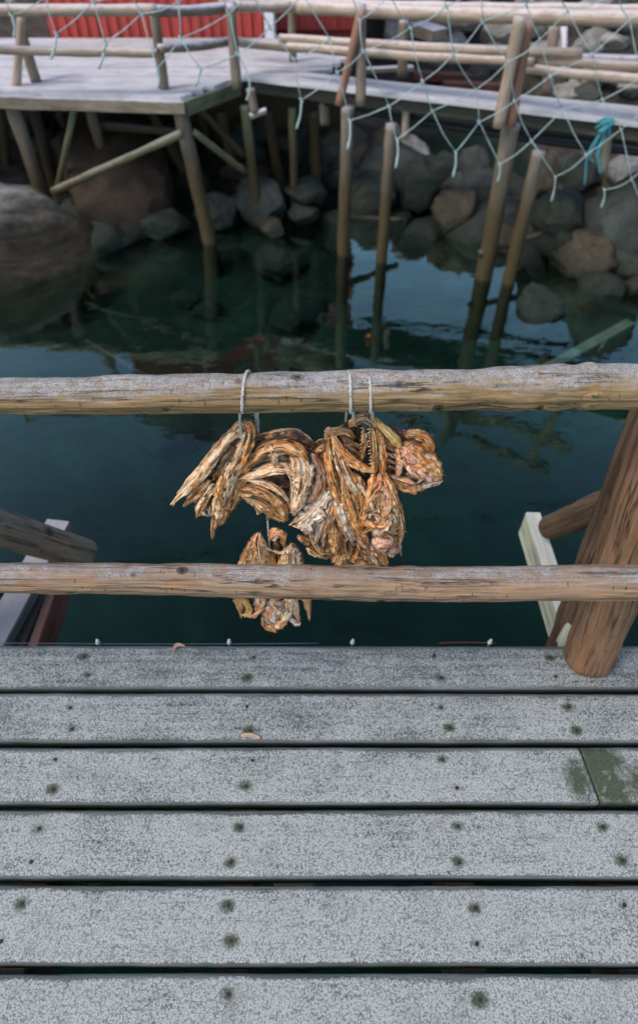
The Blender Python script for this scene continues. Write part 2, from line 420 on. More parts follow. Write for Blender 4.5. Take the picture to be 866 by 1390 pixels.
FM = [
 fish_mat('fish_dark_skin', [(.30, (.016, .010, .008)), (.46, (.06, .033, .018)), (.58, (.19, .095, .04)), (.70, (.48, .28, .12))]),
 fish_mat('fish_brown', [(.28, (.03, .014, .006)), (.39, (.20, .082, .026)), (.50, (.50, .24, .080)), (.64, (.82, .56, .29))]),
 fish_mat('fish_orange', [(.28, (.07, .022, .008)), (.39, (.42, .125, .028)), (.50, (.70, .285, .075)), (.61, (.84, .52, .25)), (.74, (.88, .72, .50))]),
 fish_mat('fish_cream', [(.26, (.12, .05, .02)), (.38, (.46, .20, .075)), (.49, (.74, .47, .26)), (.61, (.88, .74, .54)), (.74, (.90, .82, .69))]),
 fish_mat('fish_pink', [(.26, (.09, .026, .014)), (.38, (.46, .14, .06)), (.49, (.70, .33, .19)), (.60, (.80, .55, .42)), (.72, (.88, .75, .62))]),
 fish_mat('fish_yellow', [(.28, (.24, .09, .02)), (.42, (.68, .35, .08)), (.55, (.80, .55, .18)), (.72, (.88, .74, .40))], .4),
 fish_mat('fish_pale', [(.26, (.12, .06, .035)), (.40, (.40, .25, .15)), (.51, (.62, .47, .34)), (.62, (.82, .73, .62)), (.74, (.88, .83, .77))]),
]
DARK, BROWN, ORANGE, CREAM, PINK, YELLOW, PALE = range(7)

# ================================================================ CAMERA, LIGHT
cam = bpy.data.cameras.new('camera'); co = bpy.data.objects.new('camera', cam); COL.objects.link(co)
co.location = (0, 0, H); co.rotation_euler = (R(45), 0, 0)
cam.sensor_fit = 'AUTO'; cam.sensor_width = 36*1390/1300; cam.lens = 24
cam.shift_y = -45/1390
cam.clip_start = .05; cam.clip_end = 600
cam.dof.use_dof = True; cam.dof.focus_distance = 1.17; cam.dof.aperture_fstop = 3.2
S.camera = co
w = bpy.data.worlds.new('World'); S.world = w; w.use_nodes = True
nt = w.node_tree; bg = nt.nodes['Background']; sky = nt.nodes.new('ShaderNodeTexSky')
SUN_EL, SUN_AZ = 54, 238          # degrees; azimuth clockwise from +Y: behind the camera, over the left shoulder
sky.sky_type = 'NISHITA'; sky.sun_disc = False; sky.sun_elevation = R(SUN_EL); sky.sun_rotation = R(SUN_AZ)
sky.air_density = 1.0; sky.dust_density = 2.5; sky.ozone_density = 1.0
hs_ = nt.nodes.new('ShaderNodeHueSaturation'); hs_.inputs['Saturation'].default_value = 1.05
nt.links.new(sky.outputs[0], hs_.inputs['Color']); nt.links.new(hs_.outputs[0], bg.inputs[0]); bg.inputs[1].default_value = .15
sl = bpy.data.lights.new('sun', 'SUN'); so = bpy.data.objects.new('sun', sl); COL.objects.link(so)
sl.energy = 1.1; sl.angle = R(15); sl.color = (1, .95, .88)
sd = Vector((math.sin(R(SUN_AZ))*math.cos(R(SUN_EL)), math.cos(R(SUN_AZ))*math.cos(R(SUN_EL)), math.sin(R(SUN_EL))))
so.rotation_euler = sd.to_track_quat('Z', 'Y').to_euler(); so.location = sd*30
S.view_settings.view_transform = 'Standard'; S.view_settings.look = 'None'
S.view_settings.exposure = 0.68; S.view_settings.gamma = 1.0
try:
    S.cycles.max_bounces = 8; S.cycles.transparent_max_bounces = 12
except Exception: pass

# ================================================================ JETTY we stand on
jet = thing('wooden_jetty', 'frost-covered grey wooden jetty of wide boards in the foreground', 'jetty', (0, 0, 0))
EDGES = [.945, .803, .660, .514, .362, .210, .06, -.09, -.24, -.39]
NAILX = [-1.12, -.638, -.178, .315, .655, 1.13]
GAP = .012
def board(y1, y0, x0, x1, seed, moss_extra=(), skewL=0.0, skewR=0.0):
    rnd = random.Random(seed)
    mb = MB(); W = y1-y0; hT = .038
    nails = []
    for X in NAILX:
        if x0+.02 < X < x1-.02:
            for k in (.26, .73):
                nails.append((X+rnd.uniform(-.018, .018), y0+W*k+rnd.uniform(-.006, .006), rnd.uniform(.25, .95)))
    # profile across the board (y, z, is_top)
    r = .007
    prof = [(y0, -hT), (y0, -r)]
    for a in (22, 45, 68): prof.append((y0+r*(1-math.cos(R(a))), -r+r*math.sin(R(a))))
    NT_ = 24
    for k in range(NT_+1): prof.append((y0+r+(W-2*r)*k/NT_, 0))
    for a in (68, 45, 22): prof.append((y1-r*(1-math.cos(R(a))), -r+r*math.sin(R(a))))
    prof += [(y1, -r), (y1, -hT)]
    n = int((x1-x0)/.008)+1; m = len(prof)
    verts = []; moss = []; frost = []; side = []
    for i in range(n):
        s = i/(n-1)
        for (y, z) in prof:
            q = (y-y0)/W
            x = (x0+skewL*(q-.5))*(1-s)+(x1+skewR*(q-.5))*s
            yy = y + .0028*noise.noise(Vector((x*2.2, seed*3.1+q*.4, 0))) + .0012*noise.noise(Vector((x*14, seed+q, 2)))
            cup = -.0016*(2*q-1)**2
            zz = z + .0022*noise.noise(Vector((x*1.4, seed*9.0, 5))) + .0007*noise.noise(Vector((x*22, y*40, seed))) + cup
            verts.append((x, yy, zz))
            mo = 0
            for (nx, ny, a) in nails:
                d2 = ((x-nx+.002)/.0135)**2+((y-ny)/.0105)**2
                if d2 < 12: mo = max(mo, a*math.exp(-d2*.55))
            for (nx, ny, rx, ry, a) in moss_extra:
                d2 = ((x-nx)/rx)**2+((y-ny)/ry)**2
                if d2 < 12: mo = max(mo, a*math.exp(-d2*.7))
            mo += .16*max(0, noise.noise(Vector((x*7, y*9, seed+40))))
            moss.append(mo)
            e = min(y-y0, (y1-y)*1.0)
            wob = .010*noise.noise(Vector((x*9, q*2, seed+9)))
            e1 = min(1, max(0, (y1-y-.006-wob*.7)/.007)); e0 = min(1, max(0, (y-y0-.003)/.005))
            fr = min(e1, e0) if z > -.004 else 0.0
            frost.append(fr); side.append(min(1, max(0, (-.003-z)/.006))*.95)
    faces = []
    for i in range(n-1):
        for j in range(m-1):
            faces.append((i*m+j, (i+1)*m+j, (i+1)*m+j+1, i*m+j+1))
        faces.append((i*m+m-1, (i+1)*m+m-1, (i+1)*m, i*m))
    faces.append(tuple(range(m))); faces.append(tuple(range((n-1)*m, n*m))[::-1])
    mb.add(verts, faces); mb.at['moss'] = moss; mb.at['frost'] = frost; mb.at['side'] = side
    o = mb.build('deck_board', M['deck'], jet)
    for (nx, ny, a) in nails:
        k = MB(); tube(k, [(nx, ny, -.004), (nx, ny, .0012)], [.0046, .0042], 10)
        k.build('nail', M['nail'], o, smooth=False)
    return o
jx = at(800, 1052, z=0).x
FROSTK = [.55, .70, .88, .98, 1.08, 1.08, 1.1, 1.1, 1.1]
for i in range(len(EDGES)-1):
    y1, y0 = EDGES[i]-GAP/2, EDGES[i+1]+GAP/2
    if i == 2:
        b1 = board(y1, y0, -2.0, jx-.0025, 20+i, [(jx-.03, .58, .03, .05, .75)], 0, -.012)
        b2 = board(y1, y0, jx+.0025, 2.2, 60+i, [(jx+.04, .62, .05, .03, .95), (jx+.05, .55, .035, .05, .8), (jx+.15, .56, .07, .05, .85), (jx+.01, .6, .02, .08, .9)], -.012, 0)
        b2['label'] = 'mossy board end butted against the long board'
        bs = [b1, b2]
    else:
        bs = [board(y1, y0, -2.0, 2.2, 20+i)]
    for b in bs:      # frost lies thicker on the boards nearer to us, it is half melted at the outer edge
        a = b.data.attributes['frost']
        for d in a.data: d.value *= FROSTK[i]
for X in NAILX:
    k = MB(); beam(k, (X, -.38, -.14), (X, .925, -.14), .07, .18); k.build('joist', M['dark_wood'], jet, smooth=False)
k = MB(); beam(k, (-2, .83, -.31), (2.2, .83, -.31), .10, .15); beam(k, (-2, -.2, -.31), (2.2, -.2, -.31), .10, .15); k.build('bearer', M['dark_wood'], jet, smooth=False)
for X in (-1.7, -.1, 1.6):
    k = MB(); tube(k, [(X, .70, -.385), (X, .70, -3.6)], [.09], 14); k.build('pile', M['dark_wood'], jet)

# white clips and the cable along the outer edge
for i, px in enumerate((135, 312, 478, 663, 838)):
    p = at(px, 874, Y=.956); k = MB()
    tube(k, [(p.x, .9525, -.03), (p.x+.001, .9525, .003), (p.x+.001, .9525, .006)], [.0042, .0042, .0030], 12)
    tube(k, [(p.x, .9525, -.012), (p.x, .9525, -.008)], [.006, .006], 12)
    o = k.build('cable_clip', M['white_plastic'], None, loc=(p.x, .9525, 0))
    tag(o, ['white plastic clip on the jetty edge below the frosted outrigger beam', 'white plastic clip on the jetty edge left of the small lower fish head',
            'white plastic clip on the jetty edge right of the small lower fish head', 'white plastic clip on the jetty edge left of the leaning log foot',
            'white plastic clip on the jetty edge right of the leaning log foot'][i], 'clip', 'white clips along the jetty edge')
k = MB(); tube(k, [(x, .9525+.001*math.sin(x*5), -.013+.003*math.sin(x*3)) for x in [-1.9+.1*i for i in range(20)]], .0012, 8, 60)
tag(k.build('edge_cable', M['bluecable'], None, loc=(-.9, .96, 0)), 'thin blue grey cable run along the left of the jetty edge', 'cable')
k = MB(); tube(k, [(.34+.04*i, .9515+.001*math.sin(i*.7), -.010+.002*math.sin(i)) for i in range(5)], .0012, 8, 60)
tag(k.build('edge_cable', M['cable'], None, loc=(.5, .96, 0)), 'thin red cable along the jetty edge by the leaning log foot', 'cable')
# dry leaf scraps
for i, (px, py, a, ln) in enumerate(((243, 881, .5, .036), (341, 1001, -.12, .05))):
    p = at(px, py, z=.004); k = MB(); n = 12; vs = []; fs = []
    for q in range(n):
        s = q/(n-1); wd = .0085*math.sin(math.pi*min(1, s*1.02+.02))**.7
        cx = (s-.5)*ln; bow = .010*math.sin(s*3.1)*(1 if i == 0 else .25)
        for (dy, dz) in ((-wd, .003), (-wd*.4, .001), (wd*.4, .0015), (wd, .005)):
            x = cx; y = dy*.55+bow
            vs.append((p.x+x*math.cos(a)-y*math.sin(a), p.y+x*math.sin(a)+y*math.cos(a), .004+dz+.004*math.sin(s*4)))
    fs = [(q*4+j, (q+1)*4+j, (q+1)*4+j+1, q*4+j+1) for q in range(n-1) for j in range(3)]
    k.add(vs, fs); o = k.build('dry_leaf', M['leaf'], None, loc=(p.x, p.y, .004))
    md = o.modifiers.new('thick', 'SOLIDIFY'); md.thickness = .0012
    tag(o, ['curled pinkish dry leaf scrap at the outer edge of the jetty', 'flat pale dry leaf scrap in the gap between two boards'][i], 'leaf')

# ================================================================ RAILING LOGS
UY, LY = .83, .75
def rail(name, pts, Y, seed, m, label, lump):
    P = [at(x, y, Y=Y) for x, y, _ in pts]; rr = [px2m(p, wd)/2 for p, (_, _, wd) in zip(P, pts)]
    k = MB(); tube(k, P, rr, 48, 700, lump, 7, seed, fine=.0022)
    o = k.build(name, m, None, loc=P[0])
    return tag(o, label, 'log')
up = rail('rail_log', [(-1000, 545, 46), (-330, 540, 46), (0, 538, 48), (220, 535.5, 53), (433, 532, 54), (620, 529, 56), (760, 525, 63), (866, 524, 60), (1250, 518, 62), (1900, 512, 62)], UY, 3, M['rail'],
     'upper frosted rail log that the fish heads hang from', .004)
lo = rail('rail_log', [(-900, 782, 38), (-330, 783, 38), (0, 785, 40), (250, 787, 43), (433, 790.5, 47), (620, 793, 48), (866, 791, 49), (1250, 795, 51), (1800, 797, 52)], LY, 9, M['rail_low'],
     'lower rail log crossing in front of the small fish head', .0035)
# snags on the upper log
k = MB()
for (px, py, dz) in ((763, 497, .012), (757, 496, .009), (331, 507, .008)):
    p = at(px, py+3, Y=UY); tube(k, [p, p+Vector((random.uniform(-.004, .004), -.002, dz))], [.002, .0008], 6)
k.build('bark_snag', M['rail'], up) if False else None

def logpost(name, A, B, r, seed, m, label, cat='post', nseg=36, lump=.006):
    k = MB(); tube(k, [A, (Vector(A)+Vector(B))/2, B], r, nseg, 160, lump, 6, seed, round_end=True, fine=.003)
    return tag(k.build(name, m, None, loc=A), label, cat)
logpost('log_post', (.742, .893, .002), (.645, .945, 1.12), [.066, .064, .060], 5, M['post_log'], 'thick brown log leaning with its foot on the jetty boards, at right')
logpost('log_post', (.775, 1.025, -.35), (.672, 1.01, 1.08), [.058, .056, .052], 8, M['post_dark'], 'brown log post rising behind the leaning log, fixed outside the jetty edge')
logpost('log_brace', (.805, 1.45, -.090), (.83, 1.15, .40), [.046, .045, .043], 12, M['post_dark'], 'brown round brace with its foot on the pale squared timber', 'brace')
logpost('log_brace', (-.775, 1.335, -.095), (-1.19, 1.02, .64), [.053, .053, .050], 15, M['grey_log'], 'grey weathered round brace coming in from the left edge above the frosted beam', 'brace')
logpost('log_post', (-1.24, 1.01, -.4), (-1.2, .96, 1.1), [.06, .058, .054], 18, M['post_log'], 'brown log post just outside the left edge of the view')
o = thing('outrigger_beam', 'pale greenish squared timber sticking out from the jetty at right', 'beam', (.79, .9, -.2))
k = MB(); beam(k, (.788, .60, -.212), (.788, 1.575, -.212), .056, .125, jit=.0012); k.build('timber', M['pale_timber'], o, smooth=False)
p = at(768, 853, Y=1.0)
k = MB(); beam(k, (p.x+.005, p.y-.03, p.z-.05), (p.x+.01, p.y-.025, p.z+.05), .045, .05, up=(0, 1, 0)); k.build('wedge', M['pale_timber'], o, smooth=False)
for q in ((.03), (.0)):
    pass
o = thing('outrigger_beam', 'frosted grey beam with a red-brown side board sticking out at left', 'beam', (-.95, 1.0, -.2))
k = MB(); beam(k, (-1.055, .70, -.172), (-.948, 1.535, -.172), .09, .045, jit=.0015); k.build('top_plank', M['frost_beam'], o, smooth=False)
k = MB(); beam(k, (-.905, .70, -.275), (-.915, 1.53, -.275), .03, .13, jit=.001); k.build('side_board', M['rust_board'], o, smooth=False)
k = MB(); beam(k, (-.965, .70, -.26), (-.945, 1.5, -.26), .05, .12, jit=.001); k.build('core_timber', M['dark_wood'], o, smooth=False)

# ================================================================ CORDS
ur = .0335
def loop_cord(px, tail, label, lean=0.0, r=.0027, back=False, px_back=None):
    """cord taken round the upper log and hanging down in front or behind it to a fish head"""
    c0 = at(px, 532, Y=UY); k = MB(); pts = []
    R0 = px2m(c0, 54)/2*.945+r*.8
    a0, a1 = (-110, 175) if not back else (190, -95)
    for q in range(15):
        a = R(a0+(a1-a0)*q/14)      # angle 0 = towards camera, 90 = up
        pts.append(Vector((c0.x+lean*(q-7)/14, c0.y-math.cos(a)*R0, c0.z+math.sin(a)*R0)))
    first = pts[0]
    pts = [Vector(t) for t in tail][::-1] + pts
    tube(k, pts, r, 8, 140, r*.6, 260, px)
    # knot
    tube(k, [pts[0]+Vector((-.004, 0, .004)), pts[0]+Vector((.004, -.003, -.003))], [r*1.9, r*1.5], 8, 6, r*.6, 200, px)
    return tag(k.build('cord', M['cord'], None, loc=c0), label, 'cord', 'cords tying the fish heads to the log')
FY = .865
loop_cord(333, [at(326, 552, Y=UY-.012), at(326, 575, Y=FY-.022), at(329, 592, Y=FY-.02)], 'pale cord looped round the log above the leftmost fish head', .016)
loop_cord(475, [at(479, 555, Y=UY-.010), at(480, 572, Y=FY-.02)], 'left one of two pale cords close together above the gaping fish head', -.006)
loop_cord(501, [at(505, 556, Y=UY-.010), at(505, 572, Y=FY-.02)], 'right one of two pale cords close together above the gaping fish head', -.010)
k = MB(); P = [at(349, 540, Y=UY+.038), at(349, 570, Y=UY+.04), at(351, 600, Y=FY+.01)]; tube(k, P, .0036, 8, 50, .0018, 240, 3)
for q in range(14):
    b = catmull(P, 30)[8+q]; d = Vector((random.uniform(-1, 1), random.uniform(-.4, .2), random.uniform(-.6, .6))).normalized()*random.uniform(.004, .011)
    tube(k, [b, b+d], [.0007, .0004], 5)
tag(k.build('cord', M['cord'], None, loc=P[0]), 'frayed hairy cord behind the log holding the second fish head from left', 'cord', 'cords tying the fish heads to the log')
k = MB(); P = [at(471, 552, Y=UY+.02), at(469.5, 572, Y=FY+.01)]; tube(k, P, .0022, 8, 20, .0008, 240, 3)
tag(k.build('cord', M['cord'], None, loc=P[0]), 'short thin cord end seen under the log beside the gaping fish head', 'cord', 'cords tying the fish heads to the log')
k = MB(); P = [at(362, 680, Y=FY+.01), at(364, 715, Y=FY), at(366, 748, Y=FY-.012)]; tube(k, P, .0018, 8, 30, .0006, 200, 3)
tag(k.build('cord', M['cord'], None, loc=P[0]), 'thin straight cord from which the small lower fish head hangs', 'cord', 'cords tying the fish heads to the log')

# ================================================================ DRIED FISH HEADS
frnd = random.Random(11)
def strip(mb, pts, ws, mi, bulge=.35, wr=.0052, thick=.0035, roll=0.0, fib=3, ragged=.36, y0=FY, taper=(.45, .4)):
    """leathery strip along pts (photo px, photo px, depth offset) with widths ws in photo px; grows thin fibres along itself"""
    W3 = [at(x, y, Y=y0+d) for x, y, d in pts]
    L = sum((W3[i+1]-W3[i]).length for i in range(len(W3)-1))
    n = max(10, int(L/.0026)); C = catmull(W3, n); sd = frnd.uniform(0, 100)
    if not isinstance(ws, (list, tuple)): ws = [ws]
    scale = px2m(W3[len(W3)//2], 1)
    m = max(7, int(max(ws)*scale/.0022)); m = min(m, 30)
    verts = []; uvs = []
    cam0 = Vector((0, 0, H))
    uo, vo = frnd.uniform(0, 9), frnd.uniform(0, 9)
    fr = []
    for i, p in enumerate(C):
        T = (C[min(i+1, n-1)]-C[max(i-1, 0)]).normalized(); vw = (p-cam0).normalized()
        sdv = T.cross(vw).normalized(); nr = sdv.cross(T).normalized()
        if nr.dot(vw) > 0: nr = -nr
        cr, sr = math.cos(roll), math.sin(roll)
        a = sdv*cr+nr*sr; b = nr*cr-sdv*sr
        s = i/(n-1); wd = lerp1(ws, s)*scale
        tp = min(1, taper[0]+(1-taper[0])*s/.14) * min(1, taper[1]+(1-taper[1])*(1-s)/.14)
        fr.append((p, T, a, b, wd*tp))
        top = []; bot = []
        for j in range(m):
            v = j/(m-1)*2-1
            wl = wd*tp*(1+ragged*noise.noise(Vector((s*L*95, 3 if v > 0 else 17, sd))))
            rid = 1-abs(noise.noise(Vector((s*L*11, v*wd*150, sd))))*2
            rid2 = noise.noise(Vector((s*L*80, v*wd*210, sd+5)))
            tw = .25*noise.noise(Vector((s*L*30, 0, sd+11)))
            h = bulge*1.35*wl*.5*(1-v*v) + wr*(rid*1.0+rid2*.28)*(1-.35*abs(v)) + tw*v*wl*.5
            h += .004*noise.noise(Vector((s*L*20, v*1.1, sd+20)))
            q = p+a*(v*wl*.5)+b*h+T*(.004*noise.noise(Vector((v*2.5, s*L*18, sd+30))))
            verts.append(q); uvs.append((uo+s*L*5, vo+(v*.5)*wd*14))
        for j in range(m):
            v = 1-j/(m-1)*2
            wl = wd*tp*.96
            q = verts[i*2*m+(m-1-j)]-b*thick
            verts.append(q); uvs.append((uo+s*L*5, vo+(v*.5)*wd*14))
    k = 2*m; faces = []
    for i in range(n-1):
        for j in range(k):
            faces.append((i*k+j, i*k+(j+1) % k, (i+1)*k+(j+1) % k, (i+1)*k+j))
    faces.append(tuple(range(k))[::-1]); faces.append(tuple(range((n-1)*k, n*k)))
    b0 = mb.add(verts, faces, uvs, mi)
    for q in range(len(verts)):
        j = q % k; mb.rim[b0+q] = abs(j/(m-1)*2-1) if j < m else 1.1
    # loose fibres and ridges lying on the strip
    for q in range(int(fib*1.9)):
        s0 = frnd.uniform(0, .45); s1 = min(1, s0+frnd.uniform(.3, .6)); v0 = frnd.uniform(-.85, .85); v1 = max(-1, min(1, v0+frnd.uniform(-.5, .5)))
        lift = frnd.uniform(.0, .006)
        pp = []
        for g in range(6):
            s = s0+(s1-s0)*g/5; (p, T, a, b, wd) = fr[int(s*(n-1))]; v = v0+(v1-v0)*g/5
            pp.append(p+a*(v*wd*.5)+b*(bulge*wd*.5*(1-v*v)+lift+.0015*frnd.uniform(-1, 1)))
        r = frnd.uniform(.0008, .0026)
        choice = mi if frnd.random() < .45 else frnd.choice([DARK, DARK, CREAM, ORANGE, BROWN])
        b0 = len(mb.v)
        tube(mb, pp, [r*.3, r, r*1.1, r*.8, r*.25], 6, 22, r*.5, 150, frnd.uniform(0, 50), choice)
        for z in range(b0, len(mb.v)): mb.uv[z] = (uo+mb.uv[z][0]*5, vo+mb.uv[z][1]*.2)

    if fib >= 3:      # torn spiky tips
        for q in range(3):
            (p, T, a, b, wd) = fr[n-3 if q < 2 else frnd.randrange(n//2, n-3)]; e = frnd.uniform(-.4, .4) if q < 2 else frnd.choice((-.48, .48)); l = frnd.uniform(.006, .016)
            d = (T*frnd.uniform(.6, 1)+a*(e*1.2)+b*frnd.uniform(-.3, .4)).normalized(); p0 = p+a*(e*wd*.8)-T*.006
            tube(mb, [p0, p0+d*l*.5+b*.001, p0+d*l], [.0022, .0014, .0004], 6, 8, .0006, 200, q, frnd.choice([mi, BROWN, CREAM]), flat=.5)
    if fib >= 4:      # thin torn skin standing off one edge
        e = frnd.choice((-1, 1)); pp = []; q0 = frnd.uniform(0, .35); q1 = q0+frnd.uniform(.4, .6)
        for g in range(6):
            s = min(1, q0+(q1-q0)*g/5); (p, T, a, b, wd) = fr[int(s*(n-1))]; pp.append(p+a*(e*wd*.44)+b*(.003+.003*math.sin(g*1.9)))
        ribbon(mb, pp, frnd.uniform(.008, .015), frnd.choice([ORANGE, CREAM, PALE, ORANGE]), e*frnd.uniform(-.4, 1.2))
    if thick > .002 and fib > 1:
        for q in range(max(0, fib//2)):
            s0 = frnd.uniform(0, .5); s1 = min(1, s0+frnd.uniform(.25, .5)); v0 = frnd.uniform(-.8, .8); pp = []; lift = frnd.uniform(.001, .006); dv = frnd.uniform(-.4, .4)
            for g in range(5):
                s = s0+(s1-s0)*g/4; (p, T, a, b, wd) = fr[int(s*(n-1))]; v = v0+dv*g/4
                pp.append(p+a*(v*wd*.5)+b*(bulge*wd*.5*(1-v*v)+lift*(1+.6*math.sin(g*2+q))))
            ribbon(mb, pp, frnd.uniform(.004, .010), frnd.choice([mi, mi, CREAM, BROWN, ORANGE, ORANGE]), frnd.uniform(-1.1, 1.1))
def ribbon(mb, pts, wd, mi, roll):
    n = 22; C = catmull(pts, n); sd = frnd.uniform(0, 90); vs = []; uv = []; cam0 = Vector((0, 0, H)); m = 5
    for i, p in enumerate(C):
        T = (C[min(i+1, n-1)]-C[max(i-1, 0)]).normalized(); vw = (p-cam0).normalized()
        sv = T.cross(vw).normalized(); nr = sv.cross(T).normalized()
        if nr.dot(vw) > 0: nr = -nr
        s = i/(n-1); rl = roll+1.2*noise.noise(Vector((s*2.5, sd, 0)))
        a = sv*math.cos(rl)+nr*math.sin(rl); b = nr*math.cos(rl)-sv*math.sin(rl)
        w_ = wd*math.sin(math.pi*(.08+.84*s))**.6*(1+.5*noise.noise(Vector((s*7, sd, 4))))
        for j in range(m):
            v = j/(m-1)-.5; vs.append(p+a*(v*w_)+b*(.25*w_*(.25-v*v)*4*.5+.0015*noise.noise(Vector((s*9, v*5, sd))))); uv.append((sd+s*.4, sd+v*wd*14))
        for j in range(m):
            vs.append(vs[i*2*m+m-1-j]-b*.0011); uv.append(uv[i*2*m+m-1-j])
    k = 2*m; fs = [(i*k+j, i*k+(j+1) % k, (i+1)*k+(j+1) % k, (i+1)*k+j) for i in range(n-1) for j in range(k)]
    fs += [tuple(range(k))[::-1], tuple(range((n-1)*k, n*k))]
    mb.add(vs, fs, uv, mi)
def blob(mb, px, py, d, rx, ry, rz, mi, y0=FY, amp=.3, freq=3.0, rot=0.0):
    """knobbly fleshy lump; radii in photo px"""
    c0 = at(px, py, Y=y0+d); sc = px2m(c0, 1); vw = (c0-Vector((0, 0, H))).normalized()
    a = Vector((1, 0, 0)); b = vw.cross(a).normalized(); b = -b if b.z < 0 else b
    a2 = a*math.cos(rot)+b*math.sin(rot); b2 = b*math.cos(rot)-a*math.sin(rot)
    nu, nv = 30, 18; vs = []; uv = []; sd = frnd.uniform(0, 50)
    for i in range(nv+1):
        th = math.pi*i/nv
        for j in range(nu):
            ph = 2*math.pi*j/nu
            e = Vector((math.sin(th)*math.cos(ph), math.cos(th), math.sin(th)*math.sin(ph)))
            k = 1+amp*(noise.noise(e*freq+Vector((sd, 0, 0)))+.6*(1-2*abs(noise.noise(e*freq*1.9+Vector((0, sd, 0))))))
            vs.append(c0+(a2*e.x*rx+b2*e.y*ry-vw*e.z*rz)*sc*k); uv.append((sd+ph*.06, sd+th*.25))
    fs = [(i*nu+j, i*nu+(j+1) % nu, (i+1)*nu+(j+1) % nu, (i+1)*nu+j) for i in range(nv) for j in range(nu)]
    mb.add(vs, fs, uv, mi)
def ring(mb, px, py, d, rx, ry, w_, mi, a0=0, a1=330, rot=0, y0=FY):
    pts = []
    for q in range(11):
        a = R(a0+(a1-a0)*q/10); x = math.cos(a)*rx; y = math.sin(a)*ry
        pts.append((px+x*math.cos(rot)-y*math.sin(rot), py+x*math.sin(rot)+y*math.cos(rot), d+.004*math.sin(a*2)))
    strip(mb, pts, [w_*.6, w_, w_*1.1, w_*.8, w_*.5], mi, .4, wr=.003, fib=1, y0=y0)
def film(mb, pts, ws, mi, y0=FY): strip(mb, pts, ws, mi, .05, wr=.0075, thick=.0012, fib=0, ragged=.75, y0=y0)
def teeth(mb, pts, side, n, ln=4.5, y0=FY):
    W3 = [at(x, y, Y=y0+d) for x, y, d in pts]; C = catmull(W3, n)
    for i, p in enumerate(C):
        sc = px2m(p, 1); l = ln*frnd.uniform(.6, 1.15)*sc
        tube(mb, [p, p+Vector((side[0]*l, -.25*l, side[1]*l+frnd.uniform(-.3, .3)*l))], [l*.28, l*.05], 6, 3, 0, 1, 0, CREAM)

def head(label, px, py): return thing('dried_fish_head', label, 'dried fish', at(px, py, Y=FY), 'dried fish heads hanging from the log')
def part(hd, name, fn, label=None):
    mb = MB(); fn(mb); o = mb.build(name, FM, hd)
    if label: o['label'] = label
    return o

# --- 1: leftmost, closed and hanging to lower left
h1 = head('leftmost dried fish head, folded shut and slanting to the lower left', 328, 580)
part(h1, 'jaw', lambda m: (
    strip(m, [(331, 577, -.012), (316, 590, -.014), (297, 612, -.016), (279, 637, -.016), (258, 660, -.012), (233, 684, -.006)], [13, 15, 14, 15, 14, 8], CREAM, .45, fib=5),
    strip(m, [(326, 580, -.004), (306, 596, -.004), (287, 622, -.004), (270, 648, -.002), (244, 674, .0)], [12, 12, 12, 11, 7], ORANGE, .4, fib=3),
    strip(m, [(297, 600, .006), (290, 616, .006), (289, 630, .004)], [10, 12, 6], ORANGE, .4, fib=1),
    strip(m, [(330, 572, -.014), (340, 585, -.018), (335, 612, -.02), (322, 640, -.02)], [15, 17, 14, 8], ORANGE, .5, fib=4),
    strip(m, [(316, 584, -.012), (326, 575, -.014), (338, 580, -.012)], [8, 12, 9], BROWN, .6, fib=2)))
part(h1, 'gill_cover', lambda m: (
    strip(m, [(333, 590, -.010), (324, 615, -.014), (309, 645, -.016), (299, 680, -.012), (292, 716, -.006)], [17, 23, 25, 24, 12], CREAM, .45, fib=7),
    strip(m, [(338, 600, .006), (333, 632, .004), (323, 662, .002), (309, 690, .0), (298, 706, .0)], [15, 22, 24, 18, 8], BROWN, .4, fib=6),
    strip(m, [(303, 645, -.024), (297, 668, -.026), (301, 690, -.022)], [11, 13, 9], ORANGE, .5, fib=3),
    strip(m, [(291, 700, -.004), (289, 715, -.004), (288, 731, -.002)], [9, 6, 4], BROWN, .3, fib=2)))
part(h1, 'skin_folds', lambda m: (
    film(m, [(320, 604, -.018), (306, 628, -.022), (298, 652, -.02)], [14, 16, 12], DARK), film(m, [(268, 684, .0), (278, 692, .0), (284, 700, .002)], [14, 16, 10], CREAM), film(m, [(312, 660, -.01), (304, 690, -.012), (299, 712, -.006)], [16, 20, 12], BROWN),
    strip(m, [(327, 594, .012), (304, 626, .012), (284, 655, .01), (266, 684, .008)], [18, 26, 26, 12], DARK, .2, fib=5),
    strip(m, [(286, 650, -.004), (270, 668, -.002), (250, 686, .0)], [12, 12, 6], BROWN, .4, fib=4),
    strip(m, [(293, 655, -.006), (280, 672, -.004), (266, 692, -.002)], [11, 12, 7], CREAM, .5, fib=3),
    strip(m, [(285, 668, -.004), (276, 684, -.003), (268, 700, .0)], [10, 13, 8], BROWN, .5, fib=3),
    strip(m, [(280, 672, .004), (284, 688, .004), (282, 700, .004)], [10, 14, 8], DARK, .5, fib=2)))
